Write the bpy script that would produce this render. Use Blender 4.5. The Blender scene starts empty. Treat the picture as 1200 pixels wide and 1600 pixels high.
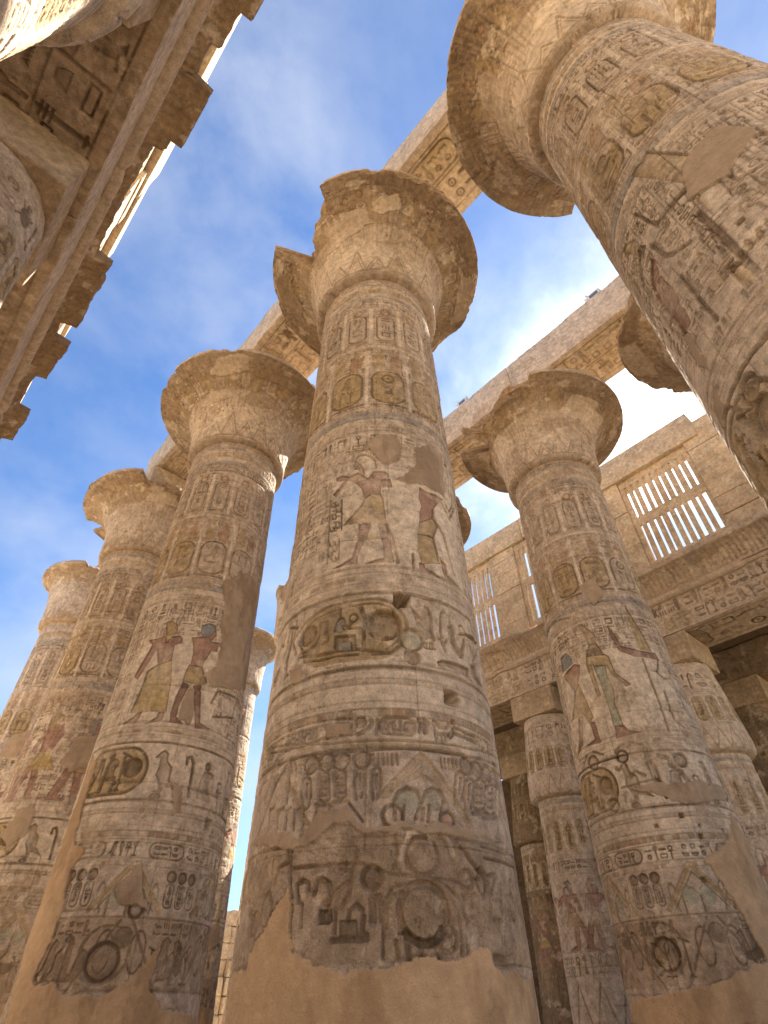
import bpy, bmesh, math, random
import numpy as np
S = bpy.context.scene
R_ = math.radians

# ------------------------------------------------------------------ camera
PITCH, YAW, ROLL, FPX = 0.740, 0.750, -0.019, 868.0
hd = np.array([math.cos(YAW), -math.sin(YAW), 0.0]); up = np.array([0, 0, 1.0])
fw = hd * math.cos(PITCH) + up * math.sin(PITCH)
rt = np.cross(fw, up); rt /= np.linalg.norm(rt); u2 = np.cross(rt, fw)
cr = rt * math.cos(ROLL) + u2 * math.sin(ROLL); cu = u2 * math.cos(ROLL) - rt * math.sin(ROLL)
from mathutils import Matrix
cam = bpy.data.cameras.new('camera'); camo = bpy.data.objects.new('camera', cam); S.collection.objects.link(camo)
camo.matrix_world = Matrix(((cr[0], cu[0], -fw[0], 0), (cr[1], cu[1], -fw[1], 0), (cr[2], cu[2], -fw[2], 1.6), (0, 0, 0, 1)))
cam.sensor_fit = 'VERTICAL'; cam.sensor_height = 36.0; cam.lens = FPX / 1600 * 36.0
cam.clip_end = 5000; cam.clip_start = 0.05
S.camera = camo

# ------------------------------------------------------------------ sun, sky
SUN = np.array([0.163, -0.666, 0.728]); SUN /= np.linalg.norm(SUN)
sun = bpy.data.lights.new('sun', 'SUN'); suno = bpy.data.objects.new('sun', sun); S.collection.objects.link(suno)
sun.energy = 5.0; sun.angle = R_(0.53); sun.color = (1.0, 0.92, 0.80)
from mathutils import Vector
suno.rotation_euler = Vector(SUN).to_track_quat('Z', 'Y').to_euler(); suno.location = (0, 0, 60)
W = bpy.data.worlds.new('World'); S.world = W; W.use_nodes = True
nt = W.node_tree; nt.nodes.clear()
def N(t, kind, **k):
    n = t.nodes.new(kind)
    for a, b in k.items(): setattr(n, a, b)
    return n
def lk(t, a, b): t.links.new(a, b)
def mth(t, op, a, b=None, clamp=False):
    n = t.nodes.new('ShaderNodeMath'); n.operation = op; n.use_clamp = clamp
    for i, v in enumerate((a, b)):
        if v is None: continue
        if isinstance(v, (int, float)): n.inputs[i].default_value = v
        else: t.links.new(v, n.inputs[i])
    return n.outputs[0]
def mixc(t, f, a, b, mode='MIX'):
    n = t.nodes.new('ShaderNodeMix'); n.data_type = 'RGBA'; n.blend_type = mode
    for i, v in ((0, f), (6, a), (7, b)):
        if isinstance(v, (int, float)): n.inputs[i].default_value = v
        elif isinstance(v, tuple): n.inputs[i].default_value = (*v, 1.0)
        else: t.links.new(v, n.inputs[i])
    return n.outputs[2]
def noise(t, vec, scale, detail=4, rough=.55, dist=0.0):
    n = t.nodes.new('ShaderNodeTexNoise'); n.inputs['Scale'].default_value = scale
    n.inputs['Detail'].default_value = detail; n.inputs['Roughness'].default_value = rough; n.inputs['Distortion'].default_value = dist
    if vec is not None: t.links.new(vec, n.inputs['Vector'])
    return n.outputs['Fac']
def ramp(t, f, *stops):
    n = t.nodes.new('ShaderNodeValToRGB'); e = n.color_ramp.elements
    while len(e) < len(stops): e.new(.5)
    for i, (p, c) in enumerate(stops): e[i].position = p; e[i].color = (c, c, c, 1) if isinstance(c, (int, float)) else (*c, 1)
    t.links.new(f, n.inputs[0]); return n.outputs[0]
sky = N(nt, 'ShaderNodeTexSky', sky_type='NISHITA'); sky.sun_disc = False
sky.sun_elevation = math.asin(SUN[2]); sky.sun_rotation = math.atan2(SUN[0], SUN[1])
sky.altitude = 80; sky.air_density = 1.15; sky.dust_density = 0.25; sky.ozone_density = 3.0
tc = N(nt, 'ShaderNodeTexCoord')
mp = N(nt, 'ShaderNodeMapping'); lk(nt, tc.outputs['Generated'], mp.inputs[0]); mp.inputs['Scale'].default_value = (1.0, 1.0, 1.6)
mp.inputs['Rotation'].default_value = (0.35, 0.2, 0.5)
c1 = noise(nt, mp.outputs[0], 3.2, 7, .55, .15)
c2 = noise(nt, mp.outputs[0], 1.0, 3, .5, .2)
cl = mth(nt, 'MULTIPLY', ramp(nt, c1, (.40, 0.0), (.74, 1.0)), ramp(nt, c2, (.38, .2), (.64, .8)))
dt = N(nt, 'ShaderNodeVectorMath', operation='DOT_PRODUCT'); lk(nt, tc.outputs['Generated'], dt.inputs[0]); dt.inputs[1].default_value = tuple(SUN)
near = ramp(nt, mth(nt, 'ADD', dt.outputs['Value'], mth(nt, 'MULTIPLY', mth(nt, 'SUBTRACT', c1, .5), .10)), (.86, 0.0), (.945, .07), (.982, .28), (1.0, 1.0))
near.node.color_ramp.interpolation = 'B_SPLINE'
cov = mth(nt, 'ADD', mth(nt, 'MULTIPLY', cl, .80), mth(nt, 'MULTIPLY', near, .75), True)
cb = mth(nt, 'ADD', 6.0, mth(nt, 'MULTIPLY', near, 14.0))
comb = N(nt, 'ShaderNodeCombineColor'); 
for i, m_ in enumerate((.96, .98, 1.0)): lk(nt, mth(nt, 'MULTIPLY', cb, m_), comb.inputs[i])
bg = N(nt, 'ShaderNodeBackground'); lk(nt, mixc(nt, cov, mixc(nt, 1.0, sky.outputs[0], (.74, .92, 1.14), 'MULTIPLY'), comb.outputs[0]), bg.inputs[0]); bg.inputs[1].default_value = 0.05
wo = N(nt, 'ShaderNodeOutputWorld'); lk(nt, bg.outputs[0], wo.inputs[0])
vs = S.view_settings; vs.view_transform = 'Standard'; vs.look = 'None'; vs.gamma = 1; vs.exposure = 1.95
S.cycles.max_bounces = 10; S.cycles.diffuse_bounces = 8

# ------------------------------------------------------------------ noise
_rng = np.random.default_rng(7); _T = _rng.random((256, 256)).astype(np.float32)
def vn(X, Y, seed=0):
    X = X + seed * 17.31; Y = Y + seed * 9.77
    xi = np.floor(X); yi = np.floor(Y); fx = (X - xi).astype(np.float32); fy = (Y - yi).astype(np.float32)
    xi = xi.astype(np.int64) & 255; yi = yi.astype(np.int64) & 255; x1 = (xi + 1) & 255; y1 = (yi + 1) & 255
    fx = fx * fx * (3 - 2 * fx); fy = fy * fy * (3 - 2 * fy)
    a = _T[yi, xi]; b = _T[yi, x1]; c = _T[y1, xi]; d = _T[y1, x1]
    return (a * (1 - fx) + b * fx) * (1 - fy) + (c * (1 - fx) + d * fx) * fy
def fbm(X, Y, sc, o=4, seed=0, r=.55):
    s = 0; a = 1; t = 0
    for i in range(o):
        s = s + a * vn(X * sc * 2 ** i, Y * sc * 2 ** i, seed + i * 3 + 1); t += a; a *= r
    return s / t
def sst(a, b, x):
    t = np.clip((x - a) / (b - a), 0, 1); return t * t * (3 - 2 * t)

# ------------------------------------------------------------------ pigments and stone, linear albedo
PAL = dict(stone=(.575, .46, .35), patch=(.46, .345, .235), pale=(.80, .67, .51), ochre=(.47, .34, .175), yellow=(.53, .385, .16), red=(.41, .235, .17), dred=(.31, .17, .125),
           rust=(.40, .23, .12), blue=(.28, .30, .31), grey=(.28, .205, .13), green=(.41, .42, .30), plaster=(.585, .41, .245), shade_ink=(.16, .105, .062), dark=(.20, .135, .08), brown=(.36, .255, .155))  # darkest line colour: carving shadow, dirt and old outline paint in one

# ------------------------------------------------------------------ relief canvas: x runs along the surface, y up, metres
class Canvas:
    def __init__(s, x0, x1, y0, y1, res, seed=0, tone='stone'):
        s.x0, s.y0, s.res = x0, y0, res
        s.W = int(round((x1 - x0) / res)) + 1; s.H = int(round((y1 - y0) / res)) + 1
        s.xs = x0 + np.arange(s.W) * res; s.ys = y0 + np.arange(s.H) * res
        s.x1 = s.xs[-1]; s.y1 = s.ys[-1]; s.seed = seed
        s.X, s.Y = np.meshgrid(s.xs, s.ys); s.X = s.X.astype(np.float32); s.Y = s.Y.astype(np.float32)
        s.h = np.zeros((s.H, s.W), np.float32)
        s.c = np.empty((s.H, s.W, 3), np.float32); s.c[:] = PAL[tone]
        s.a = np.ones((s.H, s.W), np.float32)
        s.wear = np.clip(sst(.42, .66, fbm(s.X, s.Y, 1.3, 5, seed + 40)), 0, 1)
        s.wear = np.clip(s.wear * .8 + .25 * fbm(s.X, s.Y, 9, 3, seed + 50), 0, 1)
    def box(s, xa, ya, xb, yb, pad=.03):
        i0 = max(0, int((xa - pad - s.x0) / s.res)); i1 = min(s.W, int((xb + pad - s.x0) / s.res) + 2)
        j0 = max(0, int((ya - pad - s.y0) / s.res)); j1 = min(s.H, int((yb + pad - s.y0) / s.res) + 2)
        if i1 <= i0 or j1 <= j0: return None
        return (slice(j0, j1), slice(i0, i1))
    def put(s, sl, m, dh, col=None, op=1.0, worn=True):
        s.h[sl] = np.minimum(s.h[sl], dh)
        if col is not None:
            a = m * op
            if worn: a = a * (1 - .55 * s.wear[sl])
            s.c[sl] += (np.array(PAL[col] if isinstance(col, str) else col, np.float32) - s.c[sl]) * a[..., None]
    def sd(s, X, Y, pts, closed=True):
        d2 = np.full(X.shape, 1e9, np.float32); ins = np.zeros(X.shape, bool); n = len(pts)
        for i in range(n if closed else n - 1):
            ax, ay = pts[i]; bx, by = pts[(i + 1) % n]; ex, ey = bx - ax, by - ay; L = ex * ex + ey * ey + 1e-12
            t = np.clip(((X - ax) * ex + (Y - ay) * ey) / L, 0, 1)
            d2 = np.minimum(d2, (X - ax - t * ex) ** 2 + (Y - ay - t * ey) ** 2)
            if closed and ay != by:
                c = ((ay > Y) != (by > Y)) & (X < (bx - ax) * (Y - ay) / (by - ay) + ax); ins ^= c
        d = np.sqrt(d2)
        return np.where(ins, d, -d) if closed else d
    def poly(s, pts, depth=.02, col=None, op=1.0, soft=.045, flat=.35, edge=None):
        xs = [p[0] for p in pts]; ys = [p[1] for p in pts]; sl = s.box(min(xs), min(ys), max(xs), max(ys))
        if sl is None: return
        d = s.sd(s.X[sl], s.Y[sl], pts); m = np.clip(.5 + d / s.res, 0, 1)
        s.put(sl, m, -depth * m * (flat + (1 - flat) * np.exp(-np.maximum(d, 0) / soft)), col, op)
        if edge:
            e = np.clip(1.2 - np.abs(d) / (s.res * 1.1), 0, 1); s.put(sl, e, -.25 * depth * e, edge, .8)
    def line(s, pts, w=.03, depth=.02, col=None, op=1.0):
        xs = [p[0] for p in pts]; ys = [p[1] for p in pts]; sl = s.box(min(xs) - w, min(ys) - w, max(xs) + w, max(ys) + w)
        if sl is None: return
        d = w / 2 - s.sd(s.X[sl], s.Y[sl], pts, False); m = np.clip(.5 + d / s.res, 0, 1); s.put(sl, m, -depth * m, col, op)
    def ell(s, x, y, rx, ry, depth=.02, col=None, op=1.0, dome=.5):
        sl = s.box(x - rx, y - ry, x + rx, y + ry)
        if sl is None: return
        q = np.hypot((s.X[sl] - x) / rx, (s.Y[sl] - y) / ry); m = np.clip(.5 + (1 - q) * min(rx, ry) / s.res, 0, 1)
        s.put(sl, m, -depth * m * (1 - dome * np.clip(1 - q * q, 0, 1)), col, op)
    def ring(s, x, y, r, w, depth=.02, col=None, op=1.0, asp=1.0):
        sl = s.box(x - r * asp - w, y - r - w, x + r * asp + w, y + r + w)
        if sl is None: return
        d = w / 2 - np.abs(np.hypot((s.X[sl] - x) / asp, s.Y[sl] - y) - r); m = np.clip(.5 + d / s.res, 0, 1); s.put(sl, m, -depth * m, col, op)
    def rrect(s, xa, ya, xb, yb, rad, w, depth, col=None, fill=None, op=1.0, fop=.9):
        sl = s.box(xa - w, ya - w, xb + w, yb + w)
        if sl is None: return
        cx, cy, hx, hy = (xa + xb) / 2, (ya + yb) / 2, (xb - xa) / 2, (yb - ya) / 2; rad = min(rad, hx, hy)
        qx = np.abs(s.X[sl] - cx) - hx + rad; qy = np.abs(s.Y[sl] - cy) - hy + rad
        d = np.hypot(np.maximum(qx, 0), np.maximum(qy, 0)) + np.minimum(np.maximum(qx, qy), 0) - rad
        if fill: m = np.clip(.5 - d / s.res, 0, 1); s.put(sl, m, 0 * m, fill, fop)
        m = np.clip(.5 + (w / 2 - np.abs(d)) / s.res, 0, 1); s.put(sl, m, -depth * m, col, op)
    def band(s, ya, yb, col, op=.9, dh=0.0):
        sl = s.box(s.x0, ya, s.x1, yb, 0)
        if sl is None: return
        m = np.ones(s.X[sl].shape, np.float32); s.put(sl, m, dh * m, col, op)
    def groove(s, y, w=.025, depth=.012, col='brown', op=.5):
        wob = .012 * (vn(s.xs * 1.3, s.xs * 0 + y, s.seed) - .5)
        sl = s.box(s.x0, y - w, s.x1, y + w)
        if sl is None: return
        d = w / 2 - np.abs(s.Y[sl] - y - wob[None, :]); m = np.clip(.5 + d / s.res, 0, 1); s.put(sl, m, -depth * m, col, op)
    # ---- glyphs in a box of height k at (x, y = bottom)
    def glyph(s, name, x, y, k, depth, col, flip=1):
        for pr in GLYPH[name][1]:
            t = pr[0]
            if t == 'p': s.poly([(x + flip * a * k, y + b * k) for a, b in pr[1]], depth, col, .5, soft=.04, flat=.45, edge=col)
            elif t == 'l': s.line([(x + flip * a * k, y + b * k) for a, b in pr[1]], max(pr[2] * k, s.res * 1.5), depth * .85, col)
            elif t == 'd': s.ell(x + flip * pr[1] * k, y + pr[2] * k, pr[3] * k, pr[3] * k, depth, col)
            elif t == 'e': s.ell(x + flip * pr[1] * k, y + pr[2] * k, pr[3] * k, pr[4] * k, depth, col)
            elif t == 'r': s.ring(x + flip * pr[1] * k, y + pr[2] * k, pr[3] * k, max(pr[4] * k, s.res * 1.5), depth, col)
    def htext(s, xa, xb, ya, yb, depth, col, rng, gap=.12):
        H = yb - ya; x = xa
        while x < xb:
            if rng.random() < .5:
                g = rng.choice(TALL); w = GLYPH[g][0] * H
                if x + w > xb: break
                s.glyph(g, x + w / 2, ya, H, depth, col, rng.choice((1, 1, 1, -1)))
            else:
                a, b = rng.choice(WIDE), rng.choice(WIDE); w = .62 * H
                if x + w > xb: break
                for g, yy in ((a, .54), (b, .02)):
                    kk = min(w / GLYPH[g][0], H * .42 / .42); s.glyph(g, x + w / 2, ya + yy * H + .05 * H, min(kk, H * .95), depth, col)
            x += w + gap * H
    def vtext(s, xa, xb, ya, yb, depth, col, rng):
        w = xb - xa; y = yb
        while y > ya + .2 * w:
            if rng.random() < .4:
                g = rng.choice(TALL); h = w * rng.uniform(.75, .95)
                h2 = min(h, .85 * w / GLYPH[g][0] if GLYPH[g][0] > .6 else h)
                if y - h2 < ya: break
                if GLYPH[g][0] < .42: 
                    s.glyph(g, (xa + xb) / 2 - .22 * w, y - h2, h2, depth, col); s.glyph(rng.choice(TALL[:8]), (xa + xb) / 2 + .22 * w, y - h2, h2, depth, col)
                else: s.glyph(g, (xa + xb) / 2, y - h2, h2, depth, col)
                y -= h2 + .1 * w
            else:
                g = rng.choice(WIDE); k = .85 * w / GLYPH[g][0]; h = .42 * k * .9
                if y - h < ya: break
                s.glyph(g, (xa + xb) / 2, y - h, k, depth, col); y -= h + .1 * w
    def cartouche(s, x, ya, yb, w, depth, fill, rng, shade_ink='brown', ring=None, foot=True):
        b = .07 * w if foot else 0
        s.rrect(x - w / 2, ya + 2 * b, x + w / 2, yb, w * .42, .06 * w + .008, depth, ring or shade_ink, fill)
        if foot: s.line([(x - w * .52, ya + b * .6), (x + w * .52, ya + b * .6)], .08 * w, depth, ring or shade_ink)
        s.vtext(x - w * .34, x + w * .34, ya + .2 * w, yb - .16 * w, depth * .8, shade_ink, rng)
    # ---- age: breakage, drum joints, grit
    def age(s, amount=1.0, joints=None, lower=None):
        f = fbm(s.X, s.Y, .9, 6, s.seed + 3, .62); m = sst(.625 - .02 * amount, .65, f) * min(1, amount)
        s.h = s.h * (1 - .8 * m) - .018 * m * (.6 + .8 * fbm(s.X, s.Y, 7, 3, s.seed + 11))
        s.c += (np.array(PAL['brown'], np.float32) * 1.2 - s.c) * (m * .5)[..., None]
        f2 = fbm(s.X, s.Y, 3.1, 5, s.seed + 21, .65); m2 = sst(.62, .68, f2) * amount
        s.h -= .010 * m2; s.c += (np.array(PAL['pale'], np.float32) - s.c) * (m2 * .5)[..., None]
        st = fbm(s.X * 2.2, s.Y * .35, 1.0, 5, s.seed + 31); m3 = sst(.5, .72, st) * .5
        s.c *= (1 - m3 * .28)[..., None]
        s.h += .012 * (fbm(s.X, s.Y, 2.2, 5, s.seed + 60) - .5) + .007 * (fbm(s.X, s.Y, 14, 3, s.seed + 70) - .5)
        pk = fbm(s.X * 1.4, s.Y, 8, 5, s.seed + 120, .7); pz = sst(.45, .6, fbm(s.X, s.Y, .8, 3, s.seed + 125)); m4 = sst(.60, .66, pk) * pz * amount
        s.h -= .018 * m4; s.c += (np.array(PAL['grey'], np.float32) - s.c) * (m4 * .45)[..., None]
        ck = np.abs(fbm(s.X, s.Y * 1.2, 1.1, 5, s.seed + 130, .6) - .5); m5 = np.clip(1 - ck / .006, 0, 1) * sst(.5, .62, fbm(s.X, s.Y, .6, 3, s.seed + 135)); s.h -= .010 * m5; s.c *= (1 - .3 * m5)[..., None]
        g = .72 + .56 * fbm(s.X, s.Y, 5, 6, s.seed + 80, .75); s.c *= g[..., None]
        if joints:
            for j, (yj, xs) in enumerate(joints):
                wob = .03 * (vn(s.xs * .8, s.xs * 0 + yj * 3, s.seed) - .5) + .012 * (vn(s.xs * 6, s.xs * 0 + yj, s.seed + 5) - .5)
                d = np.abs(s.Y - yj - wob[None, :]); k = vn(s.xs * 1.1, s.xs * 0 + yj * 7, s.seed + 9)
                wd = (.004 + .020 * sst(.6, .9, k))[None, :]; m = np.clip(1.2 - d / np.maximum(wd, s.res * .7), 0, 1) * sst(.3, .55, k)[None, :]
                bite = sst(.72, .86, k)[None, :] * np.exp(-(d / .05) ** 2); s.h -= .016 * m + .045 * bite; s.c *= (1 - .22 * m)[..., None]
                ya, yb2 = yj, joints[j + 1][0] if j + 1 < len(joints) else s.y1
                s.h += (.016 * (vn(s.xs * .35, s.xs * 0 + yj * 5, s.seed + 33) - .5))[None, :] * ((s.Y > ya + wob[None, :]) & (s.Y <= yb2 + wob[None, :]))
                y2 = joints[j + 1][0] if j + 1 < len(joints) else s.y1
                for xv in xs:
                    sl = s.box(xv - .08, yj, xv + .08, y2)
                    if sl is None: continue
                    w2 = xv + .03 * (vn(s.Y[sl] * 2, s.Y[sl] * 0 + xv, s.seed) - .5)
                    m = np.clip(1.2 - np.abs(s.X[sl] - w2) / max(.009, s.res * .8), 0, 1); s.h[sl] -= .015 * m; s.c[sl] *= (1 - .3 * m)[..., None]
    def plaster(s, pts, tone='plaster', op=1.0, lip=1.0):
        xs = [p[0] for p in pts]; ys = [p[1] for p in pts]; sl = s.box(min(xs), min(ys), max(xs), max(ys), .15)
        if sl is None: return
        X, Y = s.X[sl], s.Y[sl]
        d = s.sd(X + .24 * (fbm(X, Y, 3, 6, s.seed + 90, .68) - .5), Y + .24 * (fbm(X, Y, 3, 6, s.seed + 95, .68) - .5), pts)
        m = np.clip(.5 + d / (s.res * 1.3), 0, 1)
        flat = .012 + .016 * (fbm(X, Y, 1.2, 4, s.seed + 99) - .5) + .003 * (fbm(X, Y, 18, 2, s.seed + 98) - .5)
        s.h[sl] = s.h[sl] * (1 - m) + flat * m
        t = np.array(PAL[tone], np.float32) * (.66 + .42 * fbm(X, Y, 1.4, 6, s.seed + 97, .72) + .26 * fbm(X * .8 + Y * .6, Y * 2.6 - X * 1.2, 2.2, 5, s.seed + 96, .65))[..., None]
        s.c[sl] += (t - s.c[sl]) * (m * op)[..., None]
        if lip > .5:
            cr_ = np.abs(fbm(X, Y * 1.1, .9, 5, s.seed + 141, .62) - .5); cm = np.clip(1 - cr_ / .0045, 0, 1) * sst(.48, .6, fbm(X, Y, .7, 3, s.seed + 143)) * m
            s.h[sl] -= .008 * cm; s.c[sl] *= (1 - .3 * cm)[..., None]
            stn = sst(.52, .7, fbm(X * 1.6, Y * .5, 1.0, 5, s.seed + 147, .65)) * m; s.c[sl] *= (1 - stn[..., None] * np.array((.24, .27, .30), np.float32))
        s.a[sl] = np.minimum(s.a[sl], 1 - .6 * m * lip)
        e = np.clip(1 - np.abs(d + .015) / (s.res * 1.6), 0, 1); k = lip * sst(.35, .6, fbm(X, Y, 2.5, 3, s.seed + 91)); s.h[sl] -= .020 * e * k; s.c[sl] *= (1 - .2 * e * k)[..., None]
    def hole(s, x, y, w, depth=.28):
        sl = s.box(x - w, y - w, x + w, y + w)
        if sl is None: return
        X, Y = s.X[sl], s.Y[sl]; jx = .25 * w * (vn(X * 14, Y * 14, s.seed + 2) - .5)
        d = w - np.maximum(np.abs(X - x + jx), np.abs(Y - y - jx)); m = np.clip(.5 + d / s.res, 0, 1); s.h[sl] = s.h[sl] * (1 - m) - depth * m

GLYPH = {
 'reed': (.34, [('p', [(-.05, 0), (.03, 0), (.04, .35), (.16, .62), (.12, .9), (.0, 1), (-.1, .8), (-.08, .4)])]),
 'feather': (.30, [('p', [(-.04, 0), (.04, 0), (.13, .7), (.1, .95), (-.02, 1), (-.12, .86), (-.06, .5)])]),
 'ankh': (.42, [('r', 0, .76, .15, .07), ('l', [(0, 0), (0, .6)], .1), ('l', [(-.2, .54), (.2, .54)], .09)]),
 'djed': (.34, [('l', [(0, 0), (0, 1)], .13), ('l', [(-.15, .95), (.15, .95)], .05), ('l', [(-.15, .84), (.15, .84)], .05), ('l', [(-.15, .73), (.15, .73)], .05), ('l', [(-.12, .03), (.12, .03)], .07)]),
 'was': (.36, [('l', [(-.02, 0), (0, .85), (.0, .95), (.17, .86)], .06), ('l', [(0, .95), (-.12, 1)], .05), ('l', [(-.08, 0), (-.02, .08), (.06, 0)], .04)]),
 'flag': (.36, [('l', [(-.12, 0), (-.12, 1)], .07), ('p', [(-.1, 1), (.2, .92), (.2, .72), (-.1, .76)])]),
 'stroke': (.16, [('l', [(0, .05), (0, .95)], .09)]),
 'sedge': (.40, [('l', [(0, 0), (0, .9)], .06), ('l', [(0, .55), (-.17, .85), (-.16, 1)], .05), ('l', [(0, .55), (.17, .85), (.16, 1)], .05), ('l', [(0, .9), (.08, 1)], .06), ('l', [(-.16, .04), (.16, .04)], .06)]),
 'owl': (.64, [('p', [(-.3, .02), (-.12, .12), (-.14, .5), (-.2, .7), (-.16, .92), (0, 1), (.16, .9), (.14, .72), (.2, .5), (.14, .25), (.08, .12), (.2, .02), (.3, .02), (.26, .08), (.1, .08), (-.02, .1), (-.1, 0)])]),
 'vulture': (.72, [('p', [(-.36, .05), (-.1, .3), (-.1, .6), (.05, .74), (.06, .92), (.16, 1), (.26, .92), (.34, .8), (.22, .82), (.2, .62), (.24, .4), (.12, .2), (.1, .02), (.24, .02), (.04, 0), (.02, .16), (-.14, .14)])]),
 'man': (.60, [('d', .02, .86, .12), ('p', [(-.2, 0), (.24, 0), (.26, .2), (.12, .3), (.12, .55), (.28, .62), (.28, .7), (.05, .74), (-.1, .68), (-.18, .4)])]),
 'hawk': (.66, [('p', [(-.34, .14), (-.16, .3), (-.08, .66), (-.04, .86), (.08, .98), (.22, .88), (.14, .78), (.18, .5), (.1, .24), (.1, .06), (.24, .02), (-.06, .02), (.0, .2), (-.16, .16)])]),
 'throne': (.5, [('p', [(-.2, 0), (.22, 0), (.22, .34), (-.02, .34), (-.02, 1), (-.2, 1)])]),
 'bee': (.72, [('e', -.05, .42, .26, .11), ('p', [(-.28, .42), (-.05, .5), (-.16, 1), (-.3, .9)]), ('p', [(0, .5), (.14, .95), (.26, .8), (.12, .46)]), ('d', .24, .46, .09), ('l', [(.1, .36), (.12, .1)], .05), ('l', [(-.05, .34), (-.04, .1)], .05), ('e', .05, .05, .2, .05)]),
 'scarab': (.56, [('e', 0, .45, .2, .32), ('d', 0, .84, .12), ('l', [(-.16, .6), (-.28, .8)], .05), ('l', [(.16, .6), (.28, .8)], .05), ('l', [(-.16, .3), (-.28, .1)], .05), ('l', [(.16, .3), (.28, .1)], .05)]),
 'leg': (.46, [('p', [(-.12, 1), (.04, 1), (.04, .16), (.24, .1), (.24, 0), (-.12, 0)])]),
 'crook': (.34, [('l', [(-.1, 0), (-.06, .8), (.02, .95), (.12, .9), (.12, .76)], .08)]),
 'bread': (.6, [('p', [(-.22, .06), (.22, .06), (.19, .22), (.1, .34), (-.1, .34), (-.19, .22)])]),
 'mouth': (.9, [('e', 0, .18, .42, .13)]),
 'water': (.95, [('l', [(-.42, .14), (-.35, .26), (-.28, .14), (-.21, .26), (-.14, .14), (-.07, .26), (0, .14), (.07, .26), (.14, .14), (.21, .26), (.28, .14), (.35, .26), (.42, .14)], .07)]),
 'basket': (.9, [('p', [(-.42, .34), (.42, .34), (.3, .12), (.12, .02), (-.12, .02), (-.3, .12)])]),
 'bar': (.95, [('l', [(-.42, .18), (.42, .18)], .11)]),
 'sunr': (.5, [('r', 0, .2, .15, .07), ('d', 0, .2, .04)]),
 'viper': (.95, [('l', [(-.42, .3), (-.36, .36), (-.28, .28), (-.24, .1), (0, .1), (.1, .2), (.2, .1), (.42, .12)], .08)]),
 'arm': (.95, [('l', [(-.42, .28), (-.4, .14), (.2, .14), (.3, .24), (.42, .24)], .1)]),
 'house': (.8, [('l', [(-.1, .04), (-.34, .04), (-.34, .38), (.34, .38), (.34, .04), (.1, .04)], .08)]),
 'pool': (.85, [('l', [(-.38, .06), (.38, .06), (.38, .34), (-.38, .34), (-.38, .06)], .07)]),
 'three': (.7, [('l', [(-.22, .04), (-.22, .36)], .08), ('l', [(0, .04), (0, .36)], .08), ('l', [(.22, .04), (.22, .36)], .08)]),
 'eye': (.9, [('e', 0, .2, .4, .12), ('l', [(-.1, .1), (-.16, -.02)], .05)]),
 'stool': (.46, [('l', [(-.16, .06), (.16, .06), (.16, .36), (-.16, .36), (-.16, .06)], .08)])}
TALL = ['reed', 'feather', 'ankh', 'djed', 'was', 'flag', 'crook', 'sedge', 'owl', 'vulture', 'man', 'hawk', 'throne', 'bee', 'scarab', 'leg', 'reed']
WIDE = ['bread', 'mouth', 'water', 'basket', 'bar', 'sunr', 'viper', 'arm', 'house', 'pool', 'three', 'eye', 'stool', 'water', 'sunr']
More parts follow.
